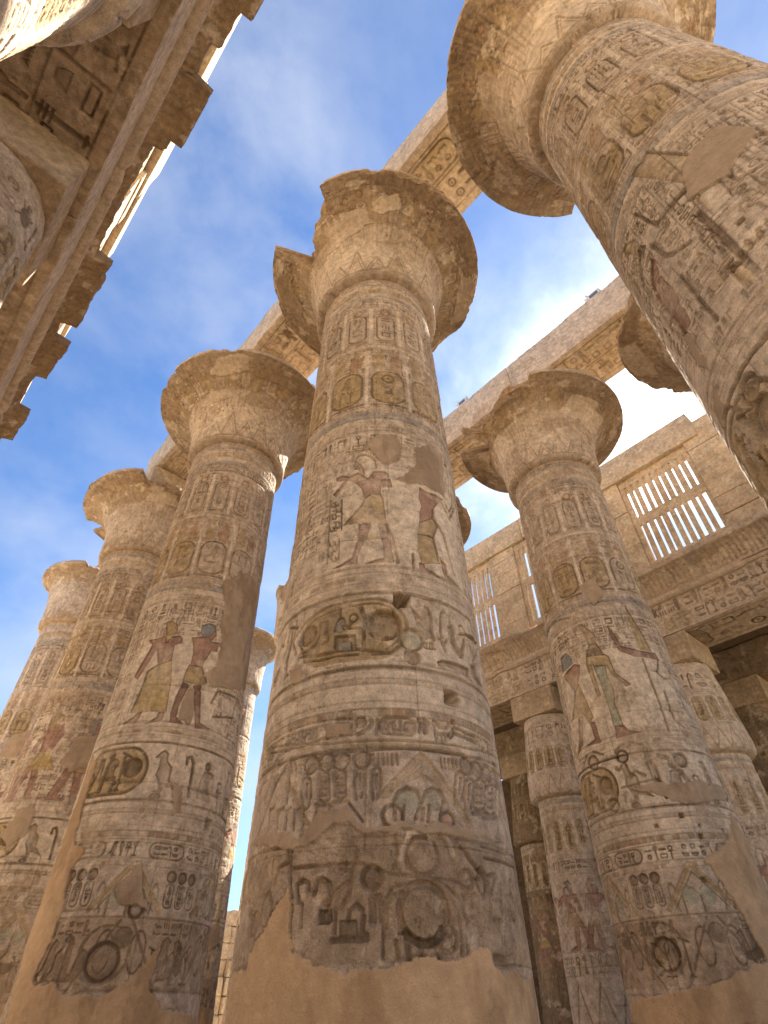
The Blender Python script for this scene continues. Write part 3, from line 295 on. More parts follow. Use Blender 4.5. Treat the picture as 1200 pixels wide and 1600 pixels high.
TRACED_MORE = [('l',[(-1.32,5.48),(-1.43,5.7),(-1.34,5.86),(-1.1,5.99),(-0.75,6.07),(-0.35,6.09),(-0.01,6.09),(0.22,6.02),(0.37,5.81),(0.4,5.61),(0.32,5.37),(0.15,5.22),(-0.09,5.2)],'shade_ink',0.04,0.045),('l',[(-1.18,5.49),(-1.29,5.64),(-1.23,5.8),(-0.99,5.93),(-0.65,5.98),(-0.3,6.0),(-0.01,6.01),(0.18,5.94),(0.3,5.74),(0.32,5.58),(0.25,5.41),(0.1,5.27)],'shade_ink',0.04,0.025),('l',[(-1.21,5.4),(-0.87,5.31),(-0.59,5.3),(-0.28,5.29),(-0.04,5.23),(0.13,5.23)],'shade_ink',0.04,0.05),('l',[(-1.14,5.29),(-0.83,5.22),(-0.58,5.23),(-0.28,5.21)],'shade_ink',0.04,0.03),('r',(-1.1,5.7),'shade_ink',0.08,0.06,0.135,1.0),('d',(-1.1,5.7),'grey',0.04,0.12),('l',[(-1.2,5.45),(-1.04,5.46),(-0.95,5.5),(-0.9,5.63),(-0.88,5.82)],'shade_ink',0.07,0.055),('l',[(-0.88,5.82),(-0.78,5.81),(-0.77,5.64),(-0.74,5.51),(-0.81,5.48)],'shade_ink',0.07,0.06),('p',[(-0.65,5.63),(-0.62,5.78),(-0.56,5.85),(-0.5,5.81),(-0.48,5.73),(-0.53,5.68),(-0.48,5.62),(-0.55,5.58)],'blue',0.06),('l',[(-0.57,5.99),(-0.56,5.85)],'shade_ink',0.04,0.045),('r',(-0.36,5.79),'shade_ink',0.05,0.03,0.06,1.0),('l',[(-0.37,5.73),(-0.44,5.64),(-0.24,5.61)],'shade_ink',0.04,0.04),('l',[(-0.53,5.71),(-0.39,5.64)],'shade_ink',0.04,0.04),('p',[(-0.63,5.55),(-0.33,5.52),(-0.31,5.28),(-0.37,5.29),(-0.39,5.43),(-0.6,5.45),(-0.59,5.33),(-0.63,5.35)],'grey',0.07),('p',[(-0.58,5.45),(-0.39,5.43),(-0.38,5.29),(-0.57,5.32)],'blue',0.03),('l',[(-0.25,5.95),(-0.2,5.77),(-0.21,5.53),(-0.21,5.31)],'shade_ink',0.06,0.05),('l',[(-0.24,5.84),(-0.17,5.82),(-0.09,5.85)],'shade_ink',0.04,0.04),('l',[(-0.27,5.94),(-0.24,5.83)],'shade_ink',0.04,0.03),('d',(0.07,5.66),'grey',0.13,0.215),('r',(0.07,5.66),'shade_ink',0.13,0.06,0.225,1.0),('l',[(-0.09,5.41),(-0.04,5.43),(0.06,5.45),(0.23,5.5)],'brown',0.015,0.025),('p',[(0.47,5.99),(0.55,5.9),(0.64,5.81),(0.69,6.06),(0.76,6.04),(0.8,5.9),(0.79,5.64),(0.83,5.51),(0.78,5.49),(0.65,5.58),(0.59,5.59),(0.53,5.79)],'grey',0.07),('d',(0.46,5.46),'green',0.05,0.16),('r',(0.46,5.46),'shade_ink',0.06,0.045,0.16,1.0),('d',(0.45,5.19),'grey',0.08,0.12),('d',(0.65,5.54),'grey',0.06,0.06),('l',[(0.64,5.44),(0.64,5.36),(0.81,5.37)],'shade_ink',0.04,0.035),('l',[(0.68,5.44),(0.68,5.36)],'shade_ink',0.04,0.03),('l',[(0.73,5.45),(0.73,5.37)],'shade_ink',0.04,0.03),('l',[(0.77,5.46),(0.77,5.37)],'shade_ink',0.04,0.03),('l',[(1.02,6.05),(0.97,5.98),(0.93,5.69),(0.94,5.49),(0.98,5.38)],'shade_ink',0.06,0.05),('l',[(1.06,6.04),(1.15,6.01),(1.13,5.85)],'shade_ink',0.04,0.05),('l',[(0.87,5.56),(0.99,5.51),(1.03,5.58)],'shade_ink',0.04,0.04),('p',[(1.08,5.83),(1.18,5.86),(1.21,5.77),(1.19,5.6),(1.28,5.49),(1.38,5.65),(1.45,5.79),(1.44,5.68),(1.34,5.39),(1.26,5.38),(1.12,5.46),(1.07,5.62)],'grey',0.08),('r',(1.4,5.88),'shade_ink',0.05,0.03,0.07,1.0),('l',[(1.4,5.83),(1.4,5.69)],'shade_ink',0.04,0.03),('l',[(1.31,5.77),(1.48,5.84)],'shade_ink',0.04,0.03),('p',[(1.5,5.87),(1.78,5.94),(2.0,5.94),(1.9,5.86),(1.67,5.83),(1.5,5.82)],'dark',0.08),('l',[(1.54,5.78),(1.64,5.53),(1.72,5.39)],'shade_ink',0.04,0.04),('l',[(1.98,5.87),(1.62,5.46)],'shade_ink',0.04,0.04),('l',[(1.95,5.85),(1.81,5.51)],'shade_ink',0.04,0.04),('p',[(0.82,5.18),(0.9,5.23),(1.07,5.25),(1.3,5.27),(1.45,5.27),(1.43,5.13),(1.21,5.13),(0.99,5.16),(0.85,5.14)],'dark',0.07),('p',[(1.51,5.36),(1.66,5.39),(1.68,5.25),(1.88,5.17),(2.15,5.2),(1.64,5.13),(1.49,5.18)],'dark',0.06),('l',[(-1.4,6.06),(-1.43,5.85),(-1.58,5.48),(-1.55,5.13)],'shade_ink',0.04,0.045),('l',[(-1.56,6.09),(-1.6,5.78),(-1.65,5.5)],'shade_ink',0.04,0.045),('l',[(-1.7,6.01),(-1.76,5.77)],'shade_ink',0.04,0.04),('d',(-0.23,4.29),'dark',0.06,0.075),('d',(0.04,4.25),'dark',0.06,0.07),('d',(0.35,4.23),'dark',0.06,0.075),('l',[(-0.54,4.36),(-0.35,4.34),(-0.29,4.28),(-0.31,4.17),(-0.34,4.14)],'shade_ink',0.04,0.04),('l',[(-0.42,4.28),(-0.35,4.28),(-0.35,4.17)],'shade_ink',0.04,0.045),('l',[(-0.11,4.32),(-0.09,4.27),(-0.13,4.21),(-0.26,4.14)],'shade_ink',0.04,0.05),('l',[(-0.03,4.32),(-0.04,4.13)],'shade_ink',0.04,0.04),('l',[(0.04,4.33),(0.35,4.34),(0.44,4.28),(0.43,4.18),(0.38,4.13),(0.04,4.14),(-0.01,4.2),(0.0,4.3),(0.04,4.33)],'shade_ink',0.04,0.035),('l',[(0.09,4.19),(0.13,4.27),(0.17,4.18),(0.24,4.19)],'shade_ink',0.04,0.045),('l',[(0.25,4.3),(0.25,4.19),(0.33,4.2)],'shade_ink',0.04,0.045),('l',[(0.17,4.29),(0.18,4.22)],'shade_ink',0.04,0.05),('l',[(0.48,4.34),(0.55,4.18)],'shade_ink',0.04,0.05),('l',[(0.55,4.35),(0.57,4.19)],'shade_ink',0.04,0.05),('l',[(0.51,4.29),(0.48,4.18)],'shade_ink',0.04,0.04),('d',(0.58,4.29),'dark',0.05,0.05),('l',[(0.68,4.34),(0.69,4.18),(0.7,4.1)],'shade_ink',0.04,0.04),('l',[(0.72,4.33),(0.75,4.27),(0.87,4.28),(0.89,4.35)],'shade_ink',0.04,0.04),('l',[(0.69,4.18),(0.9,4.21)],'shade_ink',0.04,0.045),('l',[(0.77,4.18),(0.78,4.11)],'shade_ink',0.04,0.035),('l',[(0.83,4.19),(0.83,4.12)],'shade_ink',0.04,0.035),('p',[(0.91,4.24),(0.98,4.33),(0.98,4.23),(0.9,4.15),(0.86,4.17)],'dark',0.05),('l',[(1.02,4.31),(1.15,4.29),(1.17,4.2)],'shade_ink',0.04,0.04),('l',[(0.99,4.23),(1.37,4.21)],'shade_ink',0.04,0.05),('l',[(1.15,4.28),(1.36,4.28)],'shade_ink',0.04,0.04),('l',[(1.44,4.34),(1.43,4.18)],'shade_ink',0.04,0.035),('l',[(1.51,4.33),(1.5,4.17)],'shade_ink',0.04,0.035),('l',[(1.59,4.32),(1.57,4.16)],'shade_ink',0.04,0.035),('l',[(1.67,4.31),(1.65,4.16)],'shade_ink',0.04,0.035),('l',[(1.77,4.31),(1.75,4.16)],'shade_ink',0.04,0.035),('l',[(1.89,4.32),(1.87,4.17)],'shade_ink',0.04,0.035),('l',[(-1.28,4.15),(-1.29,4.3)],'shade_ink',0.04,0.04),('l',[(-1.21,4.15),(-1.22,4.29)],'shade_ink',0.04,0.04),('l',[(-1.15,4.15),(-1.15,4.29)],'shade_ink',0.04,0.04),('l',[(-1.08,4.15),(-1.09,4.29)],'shade_ink',0.04,0.04),('l',[(-1.02,4.16),(-1.03,4.29)],'shade_ink',0.04,0.04),('l',[(-0.97,4.16),(-0.97,4.29)],'shade_ink',0.04,0.04),('l',[(-0.91,4.17),(-0.91,4.29)],'shade_ink',0.04,0.04),('l',[(-0.86,4.17),(-0.86,4.29)],'shade_ink',0.04,0.04),('l',[(-0.81,4.18),(-0.81,4.29)],'shade_ink',0.04,0.04),('l',[(-1.26,4.21),(-1.19,4.25)],'shade_ink',0.04,0.035),('l',[(-1.12,4.21),(-1.07,4.24)],'shade_ink',0.04,0.035),('l',[(-1.0,4.21),(-0.95,4.24)],'shade_ink',0.04,0.035),('l',[(-0.89,4.22),(-0.84,4.25)],'shade_ink',0.04,0.035),('l',[(-1.37,4.14),(-1.0,4.1),(-0.72,4.14),(-0.48,4.15),(-0.19,4.15)],'shade_ink',0.04,0.035),('r',(-0.86,3.86),'shade_ink',0.06,0.035,0.1,1.0),('d',(-0.86,3.86),'grey',0.03,0.085),('r',(-0.65,3.86),'shade_ink',0.06,0.035,0.1,1.0),('d',(-0.65,3.86),'grey',0.03,0.085),('r',(-0.46,3.85),'shade_ink',0.06,0.035,0.1,1.0),('d',(-0.46,3.85),'grey',0.03,0.085),('r',(-0.21,3.85),'shade_ink',0.06,0.035,0.1,1.0),('d',(-0.21,3.85),'grey',0.03,0.085),('r',(1.12,3.87),'shade_ink',0.06,0.035,0.1,1.0),('d',(1.12,3.87),'grey',0.03,0.085),('r',(1.33,3.87),'shade_ink',0.06,0.035,0.1,1.0),('d',(1.33,3.87),'grey',0.03,0.085),('r',(1.56,3.88),'shade_ink',0.06,0.035,0.1,1.0),('d',(1.56,3.88),'grey',0.03,0.085),('r',(1.79,3.89),'shade_ink',0.06,0.035,0.1,1.0),('d',(1.79,3.89),'grey',0.03,0.085),('l',[(-0.74,3.72),(-0.67,3.76),(-0.6,3.7),(-0.58,3.45),(-0.65,3.42),(-0.72,3.47),(-0.74,3.72)],'shade_ink',0.04,0.035),('l',[(-0.7,3.7),(-0.7,3.66)],'shade_ink',0.04,0.03),('d',(-0.65,3.67),'dark',0.03,0.035),('l',[(-0.71,3.65),(-0.63,3.64)],'shade_ink',0.03,0.035),('l',[(-0.7,3.62),(-0.69,3.58)],'shade_ink',0.04,0.03),('d',(-0.64,3.59),'dark',0.03,0.035),('l',[(-0.7,3.57),(-0.62,3.56)],'shade_ink',0.03,0.035),('l',[(-0.69,3.54),(-0.69,3.5)],'shade_ink',0.04,0.03),('d',(-0.64,3.52),'dark',0.03,0.035),('l',[(-0.69,3.5),(-0.62,3.49)],'shade_ink',0.03,0.035),('l',[(-0.75,3.41),(-0.55,3.38)],'shade_ink',0.04,0.04),('l',[(-0.53,3.73),(-0.47,3.76),(-0.4,3.71),(-0.39,3.46),(-0.45,3.43),(-0.52,3.47),(-0.53,3.73)],'shade_ink',0.04,0.035),('l',[(-0.49,3.7),(-0.49,3.67)],'shade_ink',0.04,0.03),('d',(-0.45,3.68),'dark',0.03,0.035),('l',[(-0.5,3.66),(-0.43,3.65)],'shade_ink',0.03,0.035),('l',[(-0.49,3.62),(-0.49,3.59)],'shade_ink',0.04,0.03),('d',(-0.44,3.6),'dark',0.03,0.035),('l',[(-0.5,3.58),(-0.42,3.57)],'shade_ink',0.03,0.035),('l',[(-0.49,3.55),(-0.49,3.51)],'shade_ink',0.04,0.03),('d',(-0.44,3.52),'dark',0.03,0.035),('l',[(-0.49,3.5),(-0.42,3.5)],'shade_ink',0.03,0.035),('l',[(-0.54,3.41),(-0.36,3.4)],'shade_ink',0.04,0.04),('l',[(1.21,3.69),(1.33,3.76),(1.44,3.74),(1.37,3.45),(1.25,3.38),(1.16,3.41),(1.21,3.69)],'shade_ink',0.04,0.035),('l',[(1.27,3.69),(1.26,3.65)],'shade_ink',0.04,0.03),('d',(1.35,3.68),'dark',0.03,0.035),('l',[(1.24,3.64),(1.37,3.66)],'shade_ink',0.03,0.035),('l',[(1.25,3.6),(1.24,3.56)],'shade_ink',0.04,0.03),('d',(1.32,3.6),'dark',0.03,0.035),('l',[(1.23,3.55),(1.35,3.57)],'shade_ink',0.03,0.035),('l',[(1.23,3.52),(1.22,3.48)],'shade_ink',0.04,0.03),('d',(1.31,3.51),'dark',0.03,0.035),('l',[(1.21,3.47),(1.33,3.49)],'shade_ink',0.03,0.035),('l',[(1.11,3.34),(1.4,3.39)],'shade_ink',0.04,0.04),('l',[(1.43,3.68),(1.59,3.76),(1.75,3.76),(1.63,3.45),(1.47,3.38),(1.35,3.4),(1.43,3.68)],'shade_ink',0.04,0.035),('l',[(1.49,3.68),(1.48,3.64)],'shade_ink',0.04,0.03),('d',(1.6,3.68),'dark',0.03,0.035),('l',[(1.47,3.62),(1.63,3.66)],'shade_ink',0.03,0.035),('l',[(1.47,3.59),(1.46,3.55)],'shade_ink',0.04,0.03),('d',(1.57,3.59),'dark',0.03,0.035),('l',[(1.44,3.54),(1.6,3.57)],'shade_ink',0.03,0.035),('l',[(1.45,3.5),(1.44,3.46)],'shade_ink',0.04,0.03),('d',(1.54,3.5),'dark',0.03,0.035),('l',[(1.42,3.45),(1.57,3.48)],'shade_ink',0.03,0.035),('l',[(1.29,3.32),(1.67,3.39)],'shade_ink',0.04,0.04),('l',[(-0.91,3.38),(-0.96,3.57),(-0.95,3.7),(-0.9,3.74),(-0.84,3.68),(-0.82,3.55),(-0.84,3.4)],'shade_ink',0.04,0.035),('l',[(-0.89,3.65),(-0.88,3.5)],'grey',0.04,0.035),('l',[(-0.27,3.42),(-0.29,3.59),(-0.27,3.73),(-0.23,3.76),(-0.18,3.72),(-0.18,3.59),(-0.21,3.44)],'shade_ink',0.04,0.035),('l',[(-0.23,3.68),(-0.23,3.53)],'grey',0.04,0.035),('l',[(-0.08,3.41),(-0.1,3.58),(-0.08,3.72),(-0.04,3.76),(0.0,3.72),(0.01,3.58),(-0.03,3.43)],'shade_ink',0.04,0.035),('l',[(-0.04,3.67),(-0.05,3.52)],'grey',0.04,0.035),('l',[(0.89,3.42),(0.89,3.59),(0.93,3.74),(1.0,3.79),(1.06,3.76),(1.04,3.62),(0.97,3.46)],'shade_ink',0.04,0.035),('l',[(0.99,3.7),(0.95,3.54)],'grey',0.04,0.035),('l',[(1.01,3.36),(1.02,3.54),(1.07,3.68),(1.14,3.74),(1.2,3.71),(1.18,3.56),(1.1,3.4)],'shade_ink',0.04,0.035),('l',[(1.12,3.65),(1.08,3.49)],'grey',0.04,0.035),('l',[(1.61,3.39),(1.64,3.58),(1.76,3.75),(2.0,3.86),(1.97,3.81),(1.88,3.64),(1.81,3.46)],'shade_ink',0.04,0.035),('l',[(1.92,3.74),(1.77,3.55)],'grey',0.04,0.035),('l',[(-0.73,3.37),(-0.75,3.22),(-0.58,3.23),(-0.57,3.34)],'shade_ink',0.04,0.035),('l',[(-0.35,3.39),(-0.19,3.19)],'shade_ink',0.04,0.03),('l',[(-1.19,3.72),(-0.99,3.41),(-0.82,3.19)],'ochre',0.03,0.07),('l',[(0.49,3.9),(0.33,3.74),(0.04,3.46)],'ochre',0.03,0.09),('l',[(0.49,3.9),(0.66,3.7),(0.85,3.46),(1.04,3.22)],'ochre',0.03,0.09),('l',[(0.48,3.75),(0.32,3.62),(0.46,3.68),(0.65,3.58)],'ochre',0.02,0.05),('l',[(0.15,3.21),(0.15,3.39),(0.2,3.49),(0.3,3.53),(0.41,3.5),(0.45,3.4),(0.38,3.22)],'shade_ink',0.04,0.04),('d',(0.3,3.4),'green',0.03,0.13),('l',[(0.26,3.35),(0.23,3.18)],'shade_ink',0.04,0.035),('l',[(0.46,3.22),(0.47,3.4),(0.51,3.5),(0.61,3.55),(0.7,3.52),(0.73,3.43),(0.66,3.23)],'shade_ink',0.04,0.04),('d',(0.6,3.42),'green',0.03,0.11),('l',[(0.55,3.37),(0.52,3.2)],'shade_ink',0.04,0.035),('r',(0.13,3.24),'shade_ink',0.05,0.04,0.11,1.0),('r',(0.76,3.23),'shade_ink',0.05,0.035,0.08,1.0),('d',(0.76,3.23),'red',0.02,0.06),('l',[(-1.48,3.26),(-1.5,3.48),(-1.41,3.49)],'shade_ink',0.03,0.035),('l',[(-1.3,3.23),(-1.32,3.44),(-1.24,3.45)],'shade_ink',0.03,0.035),('l',[(-1.15,3.21),(-1.16,3.41),(-1.1,3.43)],'shade_ink',0.03,0.035),('l',[(-1.02,3.19),(-1.03,3.39),(-0.97,3.41)],'shade_ink',0.03,0.035),('l',[(-0.9,3.17),(-0.91,3.37),(-0.85,3.39)],'shade_ink',0.03,0.035),('l',[(-1.77,3.23),(-1.42,3.77),(-1.27,3.9)],'shade_ink',0.04,0.04),('l',[(-1.18,3.98),(-1.19,3.69),(-1.18,3.5)],'shade_ink',0.04,0.04),('l',[(-0.08,3.9),(-0.07,3.78)],'shade_ink',0.04,0.03),('l',[(-0.02,3.9),(-0.02,3.78)],'shade_ink',0.04,0.03),('l',[(0.03,3.9),(0.04,3.78)],'shade_ink',0.04,0.03),('l',[(0.08,3.9),(0.09,3.78)],'shade_ink',0.04,0.03),('l',[(0.14,3.9),(0.14,3.78)],'shade_ink',0.04,0.03),('l',[(0.19,3.9),(0.2,3.78)],'shade_ink',0.04,0.03),('l',[(0.74,3.9),(0.74,3.79)],'shade_ink',0.04,0.03),('l',[(0.79,3.9),(0.79,3.79)],'shade_ink',0.04,0.03),('l',[(0.84,3.9),(0.84,3.79)],'shade_ink',0.04,0.03),('l',[(0.9,3.9),(0.9,3.78)],'shade_ink',0.04,0.03),('l',[(0.96,3.9),(0.95,3.78)],'shade_ink',0.04,0.03),('l',[(-1.17,3.92),(-1.13,3.8)],'shade_ink',0.04,0.03),('l',[(-1.1,3.91),(-1.07,3.79)],'shade_ink',0.04,0.03),('l',[(-1.03,3.89),(-1.0,3.78)],'shade_ink',0.04,0.03),('l',[(-0.97,3.88),(-0.95,3.77)],'shade_ink',0.04,0.03),('l',[(-2.03,4.28),(-1.2,4.1)],'shade_ink',0.04,0.03),('l',[(-1.21,3.99),(-0.27,3.95),(0.49,3.99),(1.15,3.99),(2.0,4.08)],'shade_ink',0.04,0.03),('l',[(-1.97,4.32),(-0.62,4.06),(0.38,4.06),(1.16,4.09),(1.92,4.2)],'brown',0.04,0.025),('r',(0.43,2.87),'shade_ink',0.05,0.045,0.175,1.0),('r',(-0.09,2.67),'shade_ink',0.06,0.045,0.1,1.0),('d',(-0.09,2.67),'dark',0.03,0.085),('d',(0.42,2.38),'brown',0.03,0.2),('r',(0.42,2.38),'shade_ink',0.11,0.075,0.245,1.0),('l',[(0.05,2.26),(0.05,2.44),(0.12,2.52),(0.28,2.57),(0.47,2.59),(0.68,2.53),(0.78,2.41),(0.8,2.2),(0.78,2.05)],'shade_ink',0.04,0.04),('l',[(0.01,2.03),(0.02,2.46),(0.11,2.58),(0.31,2.63),(0.6,2.66),(0.81,2.52),(0.89,2.32),(0.85,2.05)],'shade_ink',0.04,0.03),('l',[(-0.69,2.56),(-0.66,2.66),(-0.61,2.68),(-0.53,2.64),(-0.51,2.55),(-0.53,2.43)],'shade_ink',0.07,0.055),('l',[(-0.86,2.5),(-0.9,2.65),(-0.83,2.69),(-0.76,2.66),(-0.75,2.59)],'shade_ink',0.04,0.045),('l',[(-0.82,2.48),(-0.81,2.29)],'shade_ink',0.04,0.04),('l',[(-0.56,2.47),(-0.44,2.57),(-0.33,2.64)],'shade_ink',0.06,0.06),('p',[(-0.62,2.42),(-0.49,2.42),(-0.48,2.32),(-0.52,2.3),(-0.61,2.31)],'shade_ink',0.08),('l',[(-0.45,2.23),(-0.45,2.48),(-0.41,2.57)],'shade_ink',0.04,0.04),('l',[(-0.3,2.73),(-0.32,2.52),(-0.4,2.43)],'shade_ink',0.04,0.05),('l',[(-0.25,2.85),(-0.3,2.73),(-0.42,2.76)],'shade_ink',0.04,0.04),('l',[(-0.47,2.17),(-0.14,2.17),(-0.14,2.2)],'shade_ink',0.04,0.05),('l',[(-0.17,2.35),(-0.19,2.19)],'shade_ink',0.04,0.05),('l',[(-0.32,2.31),(-0.31,2.4),(-0.24,2.45),(-0.18,2.4)],'shade_ink',0.04,0.04),('p',[(-0.4,2.32),(-0.24,2.32),(-0.22,2.2),(-0.39,2.2)],'dark',0.03),('l',[(-0.1,2.31),(-0.11,2.49),(-0.09,2.52)],'shade_ink',0.04,0.04),('l',[(-0.06,2.31),(-0.07,2.49),(-0.05,2.52)],'shade_ink',0.04,0.04),('l',[(-0.01,2.31),(-0.02,2.49),(0.0,2.52)],'shade_ink',0.04,0.04),('l',[(0.18,2.22),(0.19,2.37),(0.17,2.44)],'shade_ink',0.07,0.055),('l',[(0.21,2.22),(0.26,2.22),(0.28,2.2)],'shade_ink',0.04,0.04),('r',(0.64,2.17),'shade_ink',0.05,0.045,0.1,1.0),('l',[(0.13,2.15),(0.15,2.03)],'shade_ink',0.04,0.04),('l',[(0.23,2.17),(0.25,2.02)],'shade_ink',0.04,0.05),('l',[(0.36,2.17),(0.37,2.02)],'shade_ink',0.04,0.05),('l',[(0.47,2.18),(0.54,2.07),(0.54,2.02)],'shade_ink',0.04,0.05),('l',[(0.69,2.4),(0.71,2.27),(0.67,2.2)],'shade_ink',0.04,0.05),('r',(0.93,2.68),'shade_ink',0.07,0.045,0.085,1.0),('r',(1.15,2.67),'shade_ink',0.1,0.06,0.12,0.55),('d',(1.15,2.67),'dark',0.06,0.1),('l',[(0.89,2.53),(0.85,2.39),(0.89,2.31),(0.96,2.35),(0.98,2.54)],'shade_ink',0.04,0.045),('l',[(0.86,2.54),(1.02,2.55)],'shade_ink',0.04,0.04),('l',[(1.23,2.65),(1.26,2.51),(1.2,2.34)],'shade_ink',0.04,0.05),('l',[(1.36,2.72),(1.24,2.51)],'shade_ink',0.04,0.04),('l',[(1.27,2.36),(1.36,2.35)],'shade_ink',0.04,0.05),('r',(1.74,2.66),'shade_ink',0.05,0.04,0.1,0.6),('r',(1.7,2.5),'shade_ink',0.05,0.035,0.13,0.5),('l',[(1.46,2.68),(1.42,2.35)],'shade_ink',0.04,0.035),('l',[(1.57,2.46),(1.62,2.37)],'shade_ink',0.04,0.04),('l',[(1.19,2.04),(1.37,2.03),(1.54,2.06)],'dark',0.05,0.06),('l',[(1.21,1.96),(1.58,1.99)],'dark',0.04,0.04),('r',(-1.32,2.47),'shade_ink',0.05,0.05,0.16,0.55),('d',(-1.53,2.37),'shade_ink',0.06,0.12),('l',[(-1.62,2.28),(-1.66,2.56)],'shade_ink',0.04,0.04),('l',[(-1.51,2.62),(-1.55,2.86),(-1.46,2.98)],'shade_ink',0.04,0.04),('l',[(-1.24,2.69),(-1.2,2.84),(-1.06,2.87)],'shade_ink',0.04,0.04),('l',[(-1.08,2.52),(-1.21,2.34),(-1.29,2.28)],'shade_ink',0.04,0.035),('l',[(-1.02,3.02),(-0.92,2.19)],'shade_ink',0.04,0.03),('l',[(-1.54,3.05),(-1.08,3.03),(-0.99,2.68)],'shade_ink',0.04,0.03),('l',[(-0.72,3.09),(-0.49,2.97),(-0.45,2.86)],'pale',0.01,0.05),('l',[(-0.74,2.99),(-0.54,2.87)],'pale',0.01,0.06),('l',[(-0.43,3.07),(-0.6,2.85)],'pale',0.01,0.05),('l',[(0.15,3.05),(0.17,2.84),(0.13,2.75)],'shade_ink',0.04,0.04),('l',[(0.3,3.08),(0.2,2.84)],'pale',0.01,0.05),('l',[(0.64,3.07),(0.74,2.97),(0.78,2.82)],'shade_ink',0.04,0.05),('l',[(0.74,3.1),(0.79,2.9)],'pale',0.01,0.05),('l',[(0.51,3.11),(0.56,2.96)],'pale',0.01,0.04),('l',[(-0.97,2.81),(-0.19,2.8),(0.09,2.7),(0.82,2.65),(1.38,2.77)],'shade_ink',0.04,0.035),('l',[(0.9,2.98),(1.1,2.77),(1.15,2.8)],'shade_ink',0.04,0.05),('l',[(1.19,3.02),(1.73,3.01)],'shade_ink',0.04,0.03),('l',[(1.22,2.91),(2.05,2.92)],'shade_ink',0.04,0.03),('l',[(-0.83,8.23),(-0.77,8.2)],'shade_ink',0.04,0.035),('l',[(-0.8,8.15),(-0.7,8.1)],'shade_ink',0.04,0.035),('l',[(-0.76,8.06),(-0.76,8.06)],'shade_ink',0.04,0.035),('l',[(-0.82,8.02),(-0.69,7.97)],'shade_ink',0.04,0.035),('l',[(-0.78,7.94),(-0.75,7.93)],'shade_ink',0.04,0.035),('l',[(-0.75,7.86),(-0.68,7.84)],'shade_ink',0.04,0.035),('l',[(-0.81,7.82),(-0.74,7.8)],'shade_ink',0.04,0.035),('l',[(-0.77,7.74),(-0.67,7.71)],'shade_ink',0.04,0.035),('l',[(-0.73,7.67),(-0.73,7.67)],'shade_ink',0.04,0.035),('l',[(-0.79,7.63),(-0.67,7.58)],'shade_ink',0.04,0.035),('l',[(-0.76,7.55),(-0.72,7.54)],'shade_ink',0.04,0.035),('l',[(-0.87,8.22),(-0.86,8.14),(-0.78,8.1)],'shade_ink',0.04,0.035),('l',[(-0.79,8.2),(-0.77,8.12)],'shade_ink',0.04,0.035),('l',[(-0.75,8.04),(-0.75,7.97),(-0.67,7.94)],'shade_ink',0.04,0.035),('l',[(-0.67,8.04),(-0.66,7.95)],'shade_ink',0.04,0.035),('l',[(-0.83,7.93),(-0.83,7.85),(-0.75,7.82)],'shade_ink',0.04,0.035),('l',[(-0.76,7.92),(-0.74,7.84)],'shade_ink',0.04,0.035),('l',[(-0.74,7.69),(-0.74,7.61),(-0.67,7.59)],'shade_ink',0.04,0.035),('l',[(-0.67,7.68),(-0.66,7.6)],'shade_ink',0.04,0.035),('l',[(-0.85,7.65),(-0.85,7.57),(-0.77,7.54)],'shade_ink',0.04,0.035),('l',[(-0.78,7.64),(-0.76,7.56)],'shade_ink',0.04,0.035),('l',[(-0.83,7.3),(-0.82,7.24),(-0.75,7.21)],'shade_ink',0.04,0.035),('l',[(-0.75,7.3),(-0.74,7.22)],'shade_ink',0.04,0.035),('l',[(-0.77,7.18),(-0.76,7.11),(-0.7,7.08)],'shade_ink',0.04,0.035),('l',[(-0.7,7.17),(-0.68,7.1)],'shade_ink',0.04,0.035),('l',[(-0.85,7.1),(-0.84,7.03),(-0.77,7.01)],'shade_ink',0.04,0.035),('l',[(-0.78,7.09),(-0.76,7.02)],'shade_ink',0.04,0.035),('l',[(-0.77,6.97),(-0.76,6.9),(-0.7,6.88)],'shade_ink',0.04,0.035),('l',[(-0.7,6.96),(-0.68,6.89)],'shade_ink',0.04,0.035),('l',[(-0.73,7.29),(-0.72,7.23),(-0.66,7.2)],'shade_ink',0.04,0.035),('l',[(-0.66,7.29),(-0.65,7.22)],'shade_ink',0.04,0.035),('l',[(-0.65,8.22),(-0.62,7.53)],'shade_ink',0.04,0.03),('l',[(-0.89,8.32),(-0.86,7.4),(-0.84,6.89)],'shade_ink',0.04,0.03),('l',[(-0.65,7.32),(-0.64,6.9)],'shade_ink',0.04,0.025)]
FINE = 1.0

